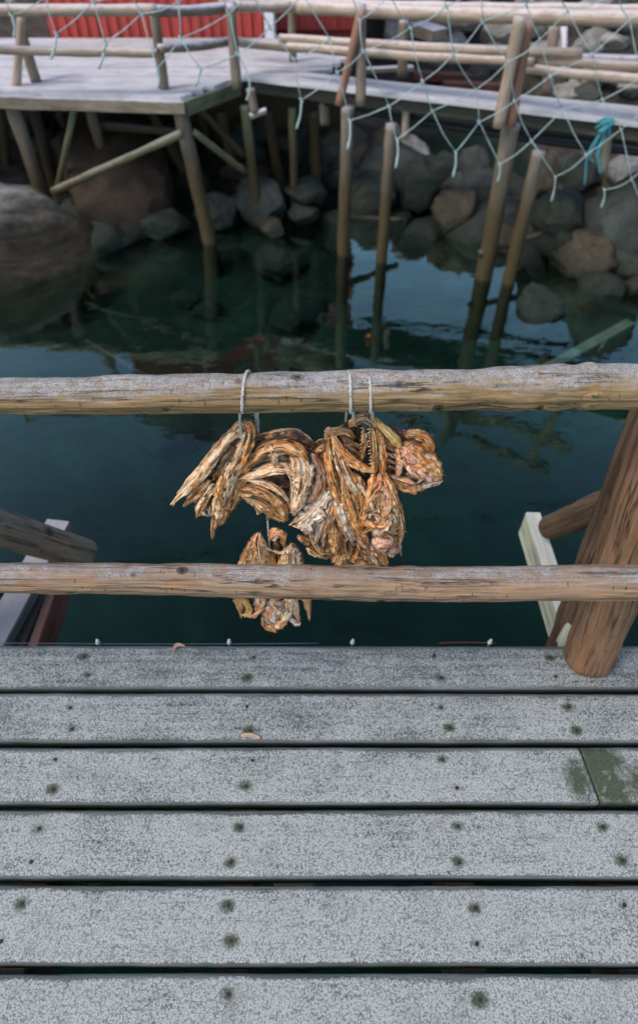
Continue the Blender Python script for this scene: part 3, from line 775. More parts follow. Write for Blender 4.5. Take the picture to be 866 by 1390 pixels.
# --- 2: second from left, rolled into arcs
h2 = head('second dried fish head from the left, curled into arcs under the frayed cord', 375, 600)
part(h2, 'skin', lambda m: (
    strip(m, [(358, 640, .014), (382, 645, .016), (408, 655, .014)], [26, 36, 26], DARK, .1, fib=3),
    strip(m, [(333, 618, .0), (352, 600, -.004), (375, 591, -.004), (400, 589, -.004), (420, 601, .0), (430, 618, .004)], [10, 14, 15, 15, 13, 8], DARK, .6, fib=5),
    strip(m, [(326, 640, .008), (345, 612, .01), (380, 600, .012), (418, 612, .012)], [18, 30, 34, 20], DARK, .2, fib=4),
    strip(m, [(330, 652, .014), (360, 655, .016), (392, 672, .014)], [22, 34, 26], DARK, .1, fib=5)))
part(h2, 'jaw', lambda m: (
    strip(m, [(322, 646, -.006), (341, 628, -.012), (361, 611, -.016), (385, 606, -.018), (407, 616, -.018), (422, 634, -.014)], [9, 14, 16, 18, 16, 10], ORANGE, .55, fib=6),
    strip(m, [(324, 650, -.012), (350, 641, -.016), (374, 634, -.02), (398, 640, -.022), (418, 658, -.018)], [8, 12, 15, 15, 9], CREAM, .55, fib=6),
    strip(m, [(336, 634, -.002), (356, 622, -.006), (380, 620, -.008), (402, 630, -.01)], [8, 11, 12, 9], BROWN, .5, fib=4),
    strip(m, [(366, 604, -.020), (372, 618, -.024), (374, 634, -.022)], [10, 11, 8], CREAM, .5, fib=2)))
part(h2, 'gill_arches', lambda m: (
    film(m, [(402, 614, -.022), (414, 640, -.028), (406, 672, -.026)], [14, 26, 22], CREAM), film(m, [(340, 676, .0), (362, 690, -.006), (386, 706, -.004)], [14, 22, 14], BROWN), film(m, [(345, 618, -.014), (366, 612, -.02), (392, 612, -.02)], [12, 16, 12], PALE),
    strip(m, [(322, 660, -.004), (342, 664, -.010), (362, 672, -.014), (380, 686, -.014), (390, 704, -.008)], [9, 14, 16, 17, 10], BROWN, .55, fib=6),
    strip(m, [(334, 650, -.016), (356, 656, -.020), (376, 664, -.022), (392, 680, -.020)], [7, 9, 10, 7], CREAM, .6, fib=3),
    strip(m, [(326, 672, .004), (346, 681, .0), (366, 692, .0), (382, 706, .002)], [9, 14, 15, 9], BROWN, .5, fib=5),
    strip(m, [(322, 668, -.006), (333, 672, -.008), (346, 670, -.008)], [6, 8, 5], ORANGE, .5, fib=2),
    strip(m, [(398, 612, -.016), (409, 640, -.02), (407, 668, -.02), (398, 698, -.012)], [20, 28, 26, 12], CREAM, .5, fib=9),
    strip(m, [(424, 614, -.004), (434, 640, -.006), (428, 668, -.006), (414, 690, -.002)], [14, 22, 22, 12], PINK, .5, fib=6)))
# --- 5: behind the middle, with a pale fan
h5 = head('dried fish head with a pale spread gill fan, tucked behind the gaping one', 430, 640)
part(h5, 'skin', lambda m: (
    strip(m, [(420, 640, .02), (424, 675, .022), (430, 705, .022), (448, 748, .02)], [36, 54, 50, 26], BROWN, .25, fib=10),
    strip(m, [(404, 648, .008), (412, 672, .008), (408, 694, .006)], [18, 26, 16], BROWN, .4, fib=6),
    strip(m, [(452, 684, .0), (455, 715, .0), (462, 745, .002), (460, 768, .004)], [20, 34, 32, 22], BROWN, .4, fib=10),
    strip(m, [(446, 690, -.008), (443, 720, -.008), (441, 750, -.006)], [8, 14, 8], DARK, .4, fib=3),
    strip(m, [(470, 715, .0), (474, 740, .0), (472, 768, .002)], [14, 20, 16], DARK, .4, fib=4),
    strip(m, [(452, 706, -.012), (456, 730, -.012), (455, 752, -.008)], [12, 18, 12], BROWN, .6, fib=5)))
part(h5, 'gill_fan', lambda m: (
    film(m, [(448, 666, -.016), (426, 694, -.022), (408, 716, -.016)], [14, 34, 30], PALE), film(m, [(420, 655, -.006), (404, 675, -.01), (398, 694, -.006)], [14, 26, 16], CREAM),
    strip(m, [(450, 662, -.010), (428, 686, -.014), (394, 712, -.008)], [12, 14, 5], CREAM, .35, fib=4),
    strip(m, [(452, 664, -.012), (432, 690, -.018), (404, 714, -.014)], [10, 16, 9], PALE, .3, fib=5),
    strip(m, [(453, 666, -.012), (436, 696, -.020), (416, 724, -.014)], [10, 17, 9], PALE, .3, fib=5),
    strip(m, [(455, 668, -.012), (441, 698, -.020), (428, 738, -.012)], [11, 16, 7], PALE, .3, fib=5),
    strip(m, [(456, 668, -.010), (448, 696, -.016), (437, 734, -.010)], [10, 14, 6], CREAM, .4, fib=4),
    strip(m, [(396, 713, -.010), (410, 716, -.012), (428, 722, -.012)], [4, 6, 4], PALE, .5, fib=0),
    strip(m, [(420, 716, -.006), (426, 735, -.006), (436, 752, -.004)], [6, 8, 7], CREAM, .5, fib=2)))
part(h5, 'cheek', lambda m: (
    strip(m, [(426, 612, .004), (440, 604, .004), (452, 612, .006)], [14, 18, 12], BROWN, .5, fib=5), strip(m, [(436, 622, .006), (442, 650, .006), (446, 680, .008)], [20, 28, 22], ORANGE, .4, fib=6), 
    strip(m, [(422, 640, .0), (432, 622, .004), (444, 612, .006)], [12, 14, 10], ORANGE, .5, fib=4),
    strip(m, [(418, 668, -.002), (430, 650, -.004), (444, 640, -.004)], [12, 16, 12], PINK, .4, fib=4),
))
part(h5, 'jaw', lambda m: (
    strip(m, [(470, 742, .006), (488, 756, .006), (510, 768, .006)], [22, 26, 18], BROWN, .4, fib=6),
    strip(m, [(404, 728, .006), (414, 734, .006), (424, 738, .008)], [8, 12, 8], BROWN, .5, fib=3),
    strip(m, [(416, 742, .002), (432, 750, .002), (446, 756, .004)], [8, 14, 10], BROWN, .5, fib=4),
    blob(m, 444, 742, .004, 12, 9, 9, BROWN, amp=.4)))
# --- 4: right
h4 = head('rightmost dried fish head, turned sideways with an orange cheek', 550, 600)
part(h4, 'jaw', lambda m: (
    strip(m, [(501, 566, -.008), (516, 577, -.016), (531, 592, -.018), (543, 606, -.014)], [10, 11, 15, 17], YELLOW, .55, fib=2, ragged=.12),))
part(h4, 'inner_jaw', lambda m: (
    strip(m, [(507, 573, -.002), (522, 590, -.008), (534, 608, -.010)], [6, 9, 9], BROWN, .5, fib=3),
    teeth(m, [(514, 584, -.012), (524, 596, -.012), (532, 608, -.010)], (-.6, -.6), 8, 4)))
part(h4, 'cheek', lambda m: (
    ring(m, 566, 638, -.030, 13, 8, 6, CREAM, 20, 340, .5), ring(m, 556, 620, -.028, 8, 6, 5, ORANGE, 90, 400), film(m, [(546, 608, -.02), (566, 622, -.028), (588, 644, -.022)], [22, 26, 14], PINK),
    strip(m, [(536, 606, -.004), (557, 614, -.012), (579, 630, -.014), (597, 652, -.008)], [22, 36, 36, 16], ORANGE, .5, fib=7),
    strip(m, [(534, 616, -.012), (552, 626, -.020), (572, 640, -.022), (590, 652, -.016)], [12, 20, 22, 12], PINK, .55, fib=6),
    strip(m, [(552, 610, -.020), (566, 620, -.024), (574, 640, -.024), (568, 655, -.018)], [6, 9, 10, 6], CREAM, .6, fib=3),
    strip(m, [(574, 634, -.024), (588, 640, -.022), (597, 648, -.016)], [7, 10, 8], ORANGE, .6, fib=3),
    strip(m, [(540, 606, -.012), (544, 624, -.018), (540, 645, -.016)], [8, 13, 9], PINK, .6, fib=3),
    blob(m, 566, 640, -.016, 13, 9, 7, DARK, amp=.3),
    blob(m, 556, 622, -.022, 6, 5, 4, PINK, amp=.4)))
part(h4, 'crown_skin', lambda m: (
    strip(m, [(524, 578, .004), (546, 590, .002), (553, 604, .0)], [8, 12, 8], DARK, .5, fib=3),
    strip(m, [(544, 592, .004), (560, 589, -.002), (577, 592, -.004), (585, 604, -.002), (584, 616, .002)], [9, 11, 12, 11, 8], ORANGE, .6, fib=4),
    strip(m, [(546, 602, .01), (566, 602, .01), (582, 612, .01)], [18, 24, 18], DARK, .2, fib=4),
    strip(m, [(518, 612, .016), (536, 628, .018), (556, 645, .016)], [34, 44, 28], DARK, .1, fib=6)))
part(h4, 'lower_lip', lambda m: (
    strip(m, [(524, 644, -.004), (542, 653, -.010), (560, 661, -.012), (574, 664, -.008)], [10, 14, 14, 8], BROWN, .5, fib=4),
    strip(m, [(528, 646, -.012), (546, 650, -.016), (562, 656, -.016)], [7, 9, 8], PINK, .5, fib=2),
    strip(m, [(572, 660, -.014), (586, 656, -.016), (600, 653, -.012)], [10, 11, 8], PALE, .5, fib=1, ragged=.1)))
part(h4, 'gill_arches', lambda m: [strip(m, [(521+i*2, 606+i*9, .002), (531+i*2, 610+i*9, -.006), (543, 616+i*8, -.004)], [4, 5, 3], (BROWN, CREAM, PINK, BROWN)[i], .6, fib=1) for i in range(4)])
# --- 3: the gaping one in front
h3 = head('largest dried fish head in front, mouth gaping upward with rows of teeth', 495, 600)
part(h3, 'upper_jaw', lambda m: (
    strip(m, [(476, 578, -.014), (482, 570, -.02), (494, 566, -.022), (505, 570, -.022), (509, 578, -.018)], [8, 11, 11, 11, 8], ORANGE, .6, fib=3),
    strip(m, [(484, 568, -.026), (496, 567, -.028), (506, 574, -.026)], [5, 6, 5], PALE, .6, fib=0),
    strip(m, [(503, 576, -.022), (507, 596, -.026), (509, 618, -.030), (508, 642, -.032)], [7, 9, 11, 12], BROWN, .6, fib=3),
    strip(m, [(510, 580, -.018), (515, 600, -.022), (519, 624, -.026), (520, 650, -.028)], [8, 10, 11, 11], ORANGE, .6, fib=4),
    strip(m, [(493, 578, -.008), (494, 600, -.008), (492, 624, -.010)], [6, 8, 7], BROWN, .6, fib=2),
    teeth(m, [(503, 582, -.028), (504, 606, -.032), (505, 634, -.036)], (-1, -.15), 13, 5),
    teeth(m, [(492, 580, -.012), (491, 602, -.014), (490, 622, -.014)], (-.9, -.3), 9, 4),
    teeth(m, [(480, 577, -.024), (492, 571, -.028), (502, 576, -.028)], (-.1, -1), 8, 4)))
part(h3, 'lower_jaw', lambda m: (
    strip(m, [(449, 586, -.016), (458, 602, -.024), (473, 620, -.030), (491, 634, -.034), (509, 640, -.036)], [8, 11, 12, 12, 11], ORANGE, .6, fib=5),
    strip(m, [(446, 590, -.010), (445, 614, -.020), (450, 640, -.026), (458, 668, -.028), (466, 698, -.024)], [9, 13, 16, 18, 16], ORANGE, .5, fib=5),
    strip(m, [(452, 600, -.024), (461, 626, -.032), (472, 650, -.036), (487, 670, -.036)], [8, 13, 15, 12], CREAM, .5, fib=6),
    strip(m, [(443, 592, -.004), (452, 586, -.010), (468, 586, -.010), (480, 592, -.006)], [6, 10, 11, 8], BROWN, .6, fib=4),
    strip(m, [(461, 606, -.020), (478, 624, -.026), (497, 634, -.030)], [4, 5, 4], PALE, .5, fib=0),
    teeth(m, [(455, 594, -.024), (466, 610, -.030), (482, 624, -.034)], (.5, .6), 7, 3),
    strip(m, [(442, 585, -.004), (447, 582, -.006), (452, 590, -.006)], [4, 6, 5], CREAM, .5, fib=0)))
part(h3, 'mouth_lining', lambda m: (
    strip(m, [(468, 578, .022), (480, 600, .026), (492, 630, .018)], [36, 50, 34], DARK, .0, wr=.004, fib=4),
    strip(m, [(462, 592, .006), (474, 600, .008), (490, 606, .008)], [7, 9, 7], BROWN, .5, fib=3),
    strip(m, [(464, 602, .002), (478, 610, .004), (488, 620, .002)], [6, 8, 6], BROWN, .5, fib=2)))
part(h3, 'cheek', lambda m: (
    strip(m, [(514, 644, -.026), (518, 672, -.032), (522, 700, -.032), (520, 728, -.026)], [30, 42, 44, 30], BROWN, .4, fib=6),
    strip(m, [(507, 642, -.036), (502, 668, -.042), (497, 694, -.042), (490, 716, -.036)], [11, 13, 13, 9], ORANGE, .55, fib=5),
    strip(m, [(516, 642, -.036), (514, 658, -.042), (506, 672, -.046), (498, 690, -.046)], [9, 12, 11, 7], PINK, .55, fib=4),
    strip(m, [(519, 646, -.034), (524, 664, -.042), (527, 684, -.046), (522, 704, -.046)], [8, 12, 14, 9], PINK, .55, fib=4),
    strip(m, [(521, 640, -.032), (531, 668, -.034), (540, 696, -.030), (543, 724, -.020), (536, 746, -.010)], [10, 13, 14, 13, 9], ORANGE, .5, fib=6),
    strip(m, [(526, 656, -.04), (534, 678, -.042), (537, 700, -.038), (530, 718, -.034)], [6, 9, 9, 6], CREAM, .6, fib=3),
    ring(m, 512, 680, -.048, 8, 13, 6, CREAM, -60, 270, .15), ring(m, 505, 703, -.048, 12, 6, 5, PINK, 170, 400), ring(m, 524, 704, -.046, 13, 10, 6, PALE, -80, 190, .4),
    strip(m, [(482, 690, -.030), (498, 708, -.044), (518, 714, -.050), (537, 698, -.044)], [7, 9, 9, 7], ORANGE, .6, fib=4),
    strip(m, [(490, 722, -.034), (508, 716, -.042), (528, 722, -.040), (541, 712, -.03)], [6, 8, 8, 6], BROWN, .6, fib=4),
    film(m, [(528, 690, -.044), (520, 712, -.05), (508, 724, -.046)], [18, 22, 14], PALE),
    blob(m, 512, 681, -.040, 6, 9, 4, DARK, amp=.25), blob(m, 505, 703, -.042, 9, 4, 4, DARK, amp=.25)))
part(h3, 'throat', lambda m: (
    strip(m, [(474, 636, -.004), (488, 666, -.012), (500, 700, -.012)], [34, 46, 40], DARK, .1, fib=6),
    strip(m, [(478, 640, -.022), (490, 662, -.030), (494, 690, -.030)], [10, 15, 10], ORANGE, .5, fib=4),
    strip(m, [(466, 640, -.020), (476, 674, -.028), (486, 710, -.026), (494, 742, -.014)], [24, 32, 30, 18], BROWN, .35, fib=8),
    strip(m, [(455, 666, -.026), (462, 690, -.032), (472, 715, -.030), (480, 738, -.020)], [9, 15, 16, 10], PALE, .55, fib=4),
    strip(m, [(470, 664, -.036), (478, 690, -.040), (487, 716, -.038), (500, 736, -.026)], [9, 12, 12, 8], ORANGE, .55, fib=5),
    strip(m, [(484, 654, -.040), (492, 664, -.042), (500, 676, -.042)], [5, 7, 6], PALE, .6, fib=1),
    strip(m, [(479, 728, -.016), (492, 742, -.020), (506, 756, -.014)], [10, 16, 8], CREAM, .5, fib=5),
    strip(m, [(488, 738, -.012), (502, 748, -.014), (512, 764, -.008)], [9, 13, 9], CREAM, .5, fib=4),
    blob(m, 483, 690, -.032, 8, 12, 4, DARK, amp=.3)))
part(h3, 'snout', lambda m: (
    ring(m, 523, 734, -.036, 12, 9, 6, CREAM, 100, 400, .3), film(m, [(505, 730, -.03), (518, 742, -.03), (532, 738, -.028)], [14, 18, 12], PALE), film(m, [(494, 742, -.01), (508, 756, -.01), (516, 766, -.008)], [20, 24, 14], CREAM),
    blob(m, 521, 732, -.030, 15, 12, 10, PINK, amp=.3),
    blob(m, 529, 744, -.020, 11, 10, 8, PINK, amp=.35),
    strip(m, [(506, 722, -.036), (522, 720, -.040), (538, 724, -.030)], [6, 8, 6], PALE, .6, fib=2),
    strip(m, [(504, 738, -.02), (516, 750, -.016), (524, 766, -.008)], [10, 13, 11], ORANGE, .5, fib=4),
    strip(m, [(538, 730, -.012), (541, 742, -.008), (544, 752, -.002)], [8, 7, 3], PALE, .5, fib=2)))
# --- 6: the small lower one behind the lower rail
h6 = head('small dried fish head hanging lowest, behind the lower rail log', 370, 740)
F6 = .862
part(h6, 'gill_cover', lambda m: (
    strip(m, [(351, 722, -.004), (341, 744, -.008), (331, 770, -.006), (326, 800, .0), (328, 836, .002)], [8, 15, 19, 22, 14], BROWN, .5, fib=8, y0=F6),
    strip(m, [(352, 722, -.006), (356, 745, -.010), (359, 772, -.006), (356, 806, .0), (346, 836, .0)], [8, 14, 17, 22, 12], CREAM, .5, fib=8, y0=F6),
    strip(m, [(345, 735, -.012), (347, 752, -.014), (344, 772, -.01)], [6, 9, 8], ORANGE, .5, fib=3, y0=F6),
    strip(m, [(330, 812, -.006), (338, 826, -.010), (334, 836, -.006)], [9, 10, 6], YELLOW, .5, fib=2, y0=F6),
    strip(m, [(327, 834, -.004), (345, 834, -.008), (362, 824, -.006)], [5, 8, 6], ORANGE, .5, fib=3, y0=F6)))
part(h6, 'cheek', lambda m: (
    strip(m, [(397, 736, -.004), (391, 752, -.008), (388, 775, -.006), (395, 806, .0), (405, 842, .0)], [8, 13, 16, 22, 10], CREAM, .5, fib=8, y0=F6),
    strip(m, [(399, 738, .0), (405, 756, -.004), (409, 778, -.004), (416, 808, .0), (420, 840, .004)], [8, 12, 14, 14, 7], BROWN, .5, fib=6, y0=F6),
    strip(m, [(392, 838, -.004), (402, 846, -.006), (408, 846, -.004)], [6, 9, 6], PALE, .5, fib=2, y0=F6)))
part(h6, 'skull', lambda m: (
    film(m, [(350, 740, -.012), (350, 760, -.014), (352, 780, -.01)], [18, 24, 22], CREAM, F6), film(m, [(398, 742, -.01), (400, 762, -.012), (400, 780, -.01)], [14, 20, 20], PALE, F6), film(m, [(380, 815, -.014), (372, 836, -.016), (382, 850, -.012)], [20, 24, 16], PALE, F6),
    strip(m, [(366, 732, .004), (374, 721, -.002), (383, 726, -.004), (386, 736, .0)], [9, 13, 13, 9], ORANGE, .6, fib=4, y0=F6),
    strip(m, [(374, 730, .01), (376, 760, .012), (374, 800, .012)], [22, 36, 44], DARK, .2, fib=8, y0=F6),
    strip(m, [(352, 738, -.008), (363, 745, -.010), (369, 748, -.010)], [4, 5, 4], CREAM, .6, fib=0, y0=F6),
    strip(m, [(370, 748, -.010), (382, 750, -.010), (393, 740, -.008)], [4, 5, 4], PALE, .6, fib=0, y0=F6),
    strip(m, [(368, 748, -.004), (370, 765, -.002), (366, 785, .0)], [7, 9, 9], ORANGE, .6, fib=3, y0=F6),
    strip(m, [(376, 806, -.004), (368, 828, -.008), (362, 846, -.006), (374, 857, -.004)], [14, 18, 13, 8], ORANGE, .5, fib=5, y0=F6),
    strip(m, [(392, 808, -.006), (390, 830, -.010), (380, 850, -.008)], [12, 16, 11], CREAM, .5, fib=5, y0=F6),
    strip(m, [(366, 812, -.008), (380, 822, -.014), (392, 826, -.012)], [8, 13, 10], PALE, .5, fib=4, y0=F6),
    blob(m, 374, 838, -.004, 14, 14, 8, ORANGE, y0=F6, amp=.35)))

# ================================================================ WATER, SEA BED AND SHORE
WZ = -1.4
def shore(X, Y):
    sh = 7.25 + .35*math.sin(X*.9+1.0) - .55*max(0, X-.9) - 0.75*max(0, -X-2.0)       # shoreline
    if X > 4: sh = max(sh, 4.6)
    d = Y-sh
    if d < 0: z = WZ-.03 + max(-1.75, d*.42)
    else: z = WZ-.03 + d*.30 if X < 1 else WZ-.03 + min(d, 2)*.28+max(0, d-2)*.42
    inlet = math.exp(-(((X-2.05)/.85)**2+((Y-9.0)/1.0)**2))                    # a pool left behind the walkway
    z -= 1.0*inlet
    if Y > 14: z = min(z, 1.6)
    z = min(z, 3.0)
    z += .16*noise.noise(Vector((X*.9, Y*.9, 0)))+.07*noise.noise(Vector((X*3, Y*3, 4)))
    return z
k = MB(); nx, ny = 150, 130; vs = []
def spread(i, n, a, b, c0, pw=2.2):
    s = i/(n-1)*2-1; return c0 + (abs(s)**pw)*math.copysign(1, s)*((b-c0) if s > 0 else (c0-a))
for j in range(ny):
    Y = spread(j, ny, -60, 220, 6.5, 2.6)
    for i in range(nx):
        X = spread(i, nx, -160, 160, .3, 2.6)
        vs.append((X, Y, shore(X, Y)))
k.add(vs, [(j*nx+i, j*nx+i+1, (j+1)*nx+i+1, (j+1)*nx+i) for j in range(ny-1) for i in range(nx-1)])
tag(k.build('ground', M['bed']), kind='structure')
k = MB(); k.box((-150, -55, -5.5), (150, 13.6, WZ)); tag(k.build('water', M['water'], smooth=False), kind='structure')

# boulders: eight shapes, every stone an object of its own
SHAPES = []
def rock_mesh(seed, sub=4, amp=.30, squash=1.0):
    import bmesh
    bm = bmesh.new(); bmesh.ops.create_icosphere(bm, subdivisions=sub, radius=1)
    o = Vector((seed*13.7, seed*3.1, seed*7.7))
    cuts = []
    rr = random.Random(seed)
    for q in range(15):
        d = Vector((rr.gauss(0, 1), rr.gauss(0, 1), rr.gauss(0, 1))).normalized(); cuts.append((d, rr.uniform(.60, .86)))
    for v in bm.verts:
        d = v.co.normalized()
        r = 1+amp*noise.noise(d*1.2+o)+amp*.4*noise.noise(d*2.7+o)
        p = d*r
        for cd, cr in cuts:            # worn facets
            ex = p.dot(cd)-cr
            if ex > 0: p -= cd*ex*.92
        p += d*(amp*.24*noise.noise(d*4.5+o)+amp*.14*(1-2*abs(noise.noise(d*8+o)))+amp*.08*noise.noise(d*17+o))
        v.co = p
    me = bpy.data.meshes.new('boulder'); bm.to_mesh(me); bm.free()
    me.polygons.foreach_set('use_smooth', [True]*len(me.polygons)); return me
base_shapes = [rock_mesh(s) for s in range(1, 9)]
SH = {}
def rock_data(si, mat):
    key = (si % len(base_shapes), mat)
    if key not in SH:
        me = base_shapes[key[0]].copy(); me.materials.append(M[mat]); SH[key] = me
    return SH[key]
rrnd = random.Random(5)
def boulder(p, r, mat, label, group='boulders along the waterline', name='boulder', si=None, rz=None):
    o = bpy.data.objects.new(name, rock_data(rrnd.randrange(8) if si is None else si, mat)); COL.objects.link(o)
    o.location = p; o.scale = r; o.rotation_euler = (rrnd.uniform(-.3, .3), rrnd.uniform(-.3, .3), rrnd.uniform(0, 6.28) if rz is None else rz)
    return tag(o, label, 'boulder', group)
def rock_px(px, py, wpx, hpx, Y, mat, label, **kw):
    p = at(px, py, Y=Y); a = px2m(p, wpx)/2*1.32; b = px2m(p, hpx)/2*1.32
    return boulder(p, (a, (a+b)/2, b), mat, label, **kw)
NAMED = [
 (165, 248, 190, 112, 7.3, 'rock_brown', 'big brown boulder under the left platform, behind the long slanting brace'),
 (128, 316, 110, 70, 6.7, 'rock_green', 'dark green boulder in the water right below the big brown boulder'),
 (355, 275, 64, 54, 7.1, 'rock_grey', 'round grey boulder between the two posts near the water under the walkway'),
 (415, 262, 54, 32, 7.2, 'rock_green', 'flat dark boulder right of the round grey one under the walkway'),
 (412, 289, 40, 22, 7.0, 'rock_green', 'small flat boulder below the flat dark one at the waterline'),
 (296, 290, 56, 42, 7.0, 'rock_grey', 'grey boulder touching the platform corner post'),
 (370, 308, 34, 20, 6.75, 'rock_tan', 'small tan stone just below the round grey boulder'),
 (617, 288, 42, 58, 6.8, 'rock_tan', 'upright tan boulder left of the thick pale pile'),
 (660, 268, 56, 50, 7.0, 'rock_grey', 'grey boulder right behind the thick pale pile'),
 (755, 292, 66, 54, 6.3, 'rock_green', 'greenish rounded boulder right of the two thick piles'),
 (794, 350, 76, 66, 5.95, 'rock_tan', 'tan angular boulder at the waterline at the right'),
 (850, 300, 84, 120, 6.0, 'rock_grey', 'largest grey boulder at the right edge of the view'),
 (852, 236, 56, 40, 6.7, 'rock_pale', 'pale boulder on top of the largest grey one at the right edge'),
 (788, 240, 58, 46, 6.9, 'rock_green', 'greenish boulder beneath the teal rope bunch'),
 (737, 243, 46, 40, 7.1, 'rock_tan', 'tan boulder behind the second thick pile, upper one'),
 (690, 330, 56, 44, 6.5, 'rock_tan', 'tan wet boulder between the two thick piles'),
 (560, 252, 60, 46, 7.4, 'rock_green', 'dark boulder right of the yellowish pile'),
 (502, 272, 60, 48, 7.3, 'rock_green', 'dark boulder between the two thin yellowish piles'),
 (598, 240, 50, 40, 7.6, 'rock_green', 'dark boulder behind the upright tan one'),
 (862, 388, 26, 26, 5.5, 'rock_tan', 'small tan stone in the water at the right edge'),
 (735, 420, 66, 44, 5.2, 'rock_green', 'dark boulder just under the water surface between piles and right edge'),
 (815, 390, 60, 40, 5.6, 'rock_green', 'wet dark boulder low in the water under the tan angular one'),
 (640, 225, 50, 30, 8.0, 'rock_grey', 'low grey stone at the small pool behind the walkway'),
 (70, 200, 90, 60, 8.2, 'rock_grey', 'grey boulder in the shade behind the big brown one'),
 (230, 215, 80, 60, 8.2, 'rock_grey', 'grey boulder in the shade behind the platform corner post'),
]
for i, (px, py, wp, hp, Y, mat, lab) in enumerate(NAMED): rock_px(px, py, wp, hp, Y, mat, lab, si=i)
# smooth bedrock at the left
p = at(20, 335, Y=5.7)
boulder((-3.80, 5.85, -1.50), (1.90, 1.08, .98), 'bedrock', 'large smooth pale bedrock hump rising from the water at the left edge', None, 'bedrock', si=2, rz=.5)
# rest of the waterline
for i in range(100):
    X = rrnd.uniform(.2, 5.2); Y = 7.25-.55*max(0, X-.9)+rrnd.uniform(-.25, 1.3)
    r = rrnd.uniform(.17, .38)
    if ((X-2.05)/.75)**2+((Y-9.0)/.9)**2 < 1: continue
    boulder((X, Y, shore(X, Y)+r*.35), (r*rrnd.uniform(.9, 1.5), r, r*rrnd.uniform(.6, .95)), rrnd.choice(['rock_green', 'rock_grey', 'rock_tan', 'rock_green']),
            'wet stone packed among the larger boulders under the right walkway', 'stones between the larger boulders', 'stone')
for i in range(34):
    X = rrnd.uniform(-5, .2); Y = 7.3+rrnd.uniform(-.2, 1.6)+.5*max(0, -X-2)*-1
    r = rrnd.uniform(.12, .3)
    boulder((X, Y, shore(X, Y)+r*.3), (r*rrnd.uniform(.9, 1.5), r, r*rrnd.uniform(.6, .95)), rrnd.choice(['rock_green', 'rock_green', 'rock_brown']),
            'dark stone in the shade under the left platform', 'stones under the platform', 'stone')
for i in range(14):     # on the sea bed, seen through the water
    X = rrnd.uniform(-2.6, 1.6); Y = rrnd.uniform(4.6, 6.9); r = rrnd.uniform(.12, .34)
    boulder((X, Y, shore(X, Y)+r*.2), (r*1.4, r, r*.7), 'rock_green', 'algae covered stone lying under the water in front of the shore', 'stones on the sea bed', 'stone')
for i in range(150):    # riprap bank behind the right walkway
    X = rrnd.uniform(.9, 6.6); Y = rrnd.uniform(8.4, 13.2)
    if ((X-2.05)/.8)**2+((Y-9.0)/.95)**2 < 1: continue
    r = rrnd.uniform(.14, .30)*(1.0 if Y < 11 else 1.2)
    boulder((X, Y, shore(X, Y)+r*.35), (r*rrnd.uniform(.9, 1.7), r, r*rrnd.uniform(.55, .85)), rrnd.choice(['rip_a', 'rip_b', 'rip_a', 'rock_grey']),
            'pale grey-tan riprap stone in the bank behind the right walkway', 'riprap stones in the bank', 'riprap_stone')

# sunken plank, lower right of the sky reflection
k = MB(); beam(k, (1.98, 4.62, -1.66), (2.85, 5.15, -1.52), .10, .03); tag(k.build('sunken_plank', M['sunk'], None, False, (2.2, 5, -1.6)), 'pale plank lying just under the water at the right', 'plank')
k = MB(); tube(k, [(-2.2, 5.2, -1.75), (-1.4, 4.75, -1.95), (-.7, 4.5, -2.05)], .02, 8, 30, .004, 9, 2); tag(k.build('sunken_rope', M['dark_wood'], None, True, (-1.4, 4.8, -2)), 'mossy rope lying under the water at the left', 'rope')

# ================================================================ LEFT PLATFORM
pf = thing('pier_platform', 'frosted wooden platform on crooked piles in front of the red house', 'platform', (-1.5, 6.3, 0))
c1 = at(245, 131, z=0); c0 = at(-260, 116, z=0); c2 = at(322, 106, z=0); c3 = at(452, 93, z=0)
BY = 8.75
def boards(poly_front, back, step, th, name, m, parent, gap=.012):
    """boards laid left-right, clipped by a front outline given as x -> y"""
    k = MB(); y = back
    while y > min(f[1] for f in poly_front)-.05:
        y2 = y-step
        # x ranges where the front edge lies in front of this board
        xs0, xs1 = poly_front[0][0], poly_front[-1][0]
        N = 60; run = None
        segs = []
        for q in range(N+1):
            x = xs0+(xs1-xs0)*q/N
            fy = None
            for (ax, ay), (bx, by) in zip(poly_front, poly_front[1:]):
                if ax <= x <= bx: fy = ay+(by-ay)*(x-ax)/max(1e-6, bx-ax)
            ok = fy is not None and fy < y-.03
            if ok: segs.append((x, max(fy, y2+gap)))
        if len(segs) > 1:
            vs = []; n = len(segs); dz = random.uniform(-.004, .004)
            for (x, f) in segs: vs += [(x, y, -th+dz), (x, y, dz), (x, f, dz), (x, f, -th+dz)]
            fs = []; uv = []
            for q in range(n):
                for v_ in range(4): uv.append((segs[q][0], (y if v_ < 2 else segs[q][1])*1.0+random.random()*.02))
            for q in range(n-1):
                for j in range(4): fs.append((q*4+j, (q+1)*4+j, (q+1)*4+(j+1) % 4, q*4+(j+1) % 4))
            fs += [(3, 2, 1, 0), ((n-1)*4, (n-1)*4+1, (n-1)*4+2, (n-1)*4+3)]
            k.add(vs, [tuple(reversed(f)) for f in fs], uv)
        y = y2
    return k.build(name, m, parent, smooth=False)
boards([(c0.x, c0.y), (c1.x, c1.y), (c2.x, c2.y), (c3.x, c3.y), (c3.x+.25, c3.y+.6)], BY, .17, .035, 'deck', M['deck_far'], pf)
def pbeam(parent, A, B, w, h, m, name='beam', jit=.004):
    k = MB(); beam(k, A, B, w, h, jit=jit); return k.build(name, M[m], parent, smooth=False)
def ptube(parent, pts, r, m, name='post', nseg=12, lump=.008):
    pts = [Vector(p) for p in pts]; L = (pts[-1]-pts[0]).length
    k = MB(); tube(k, pts, r, nseg, max(8, int(L/.06)), lump, 4, random.uniform(0, 40)); return k.build(name, M[m], parent)
d = Vector((0, 0, -.085))
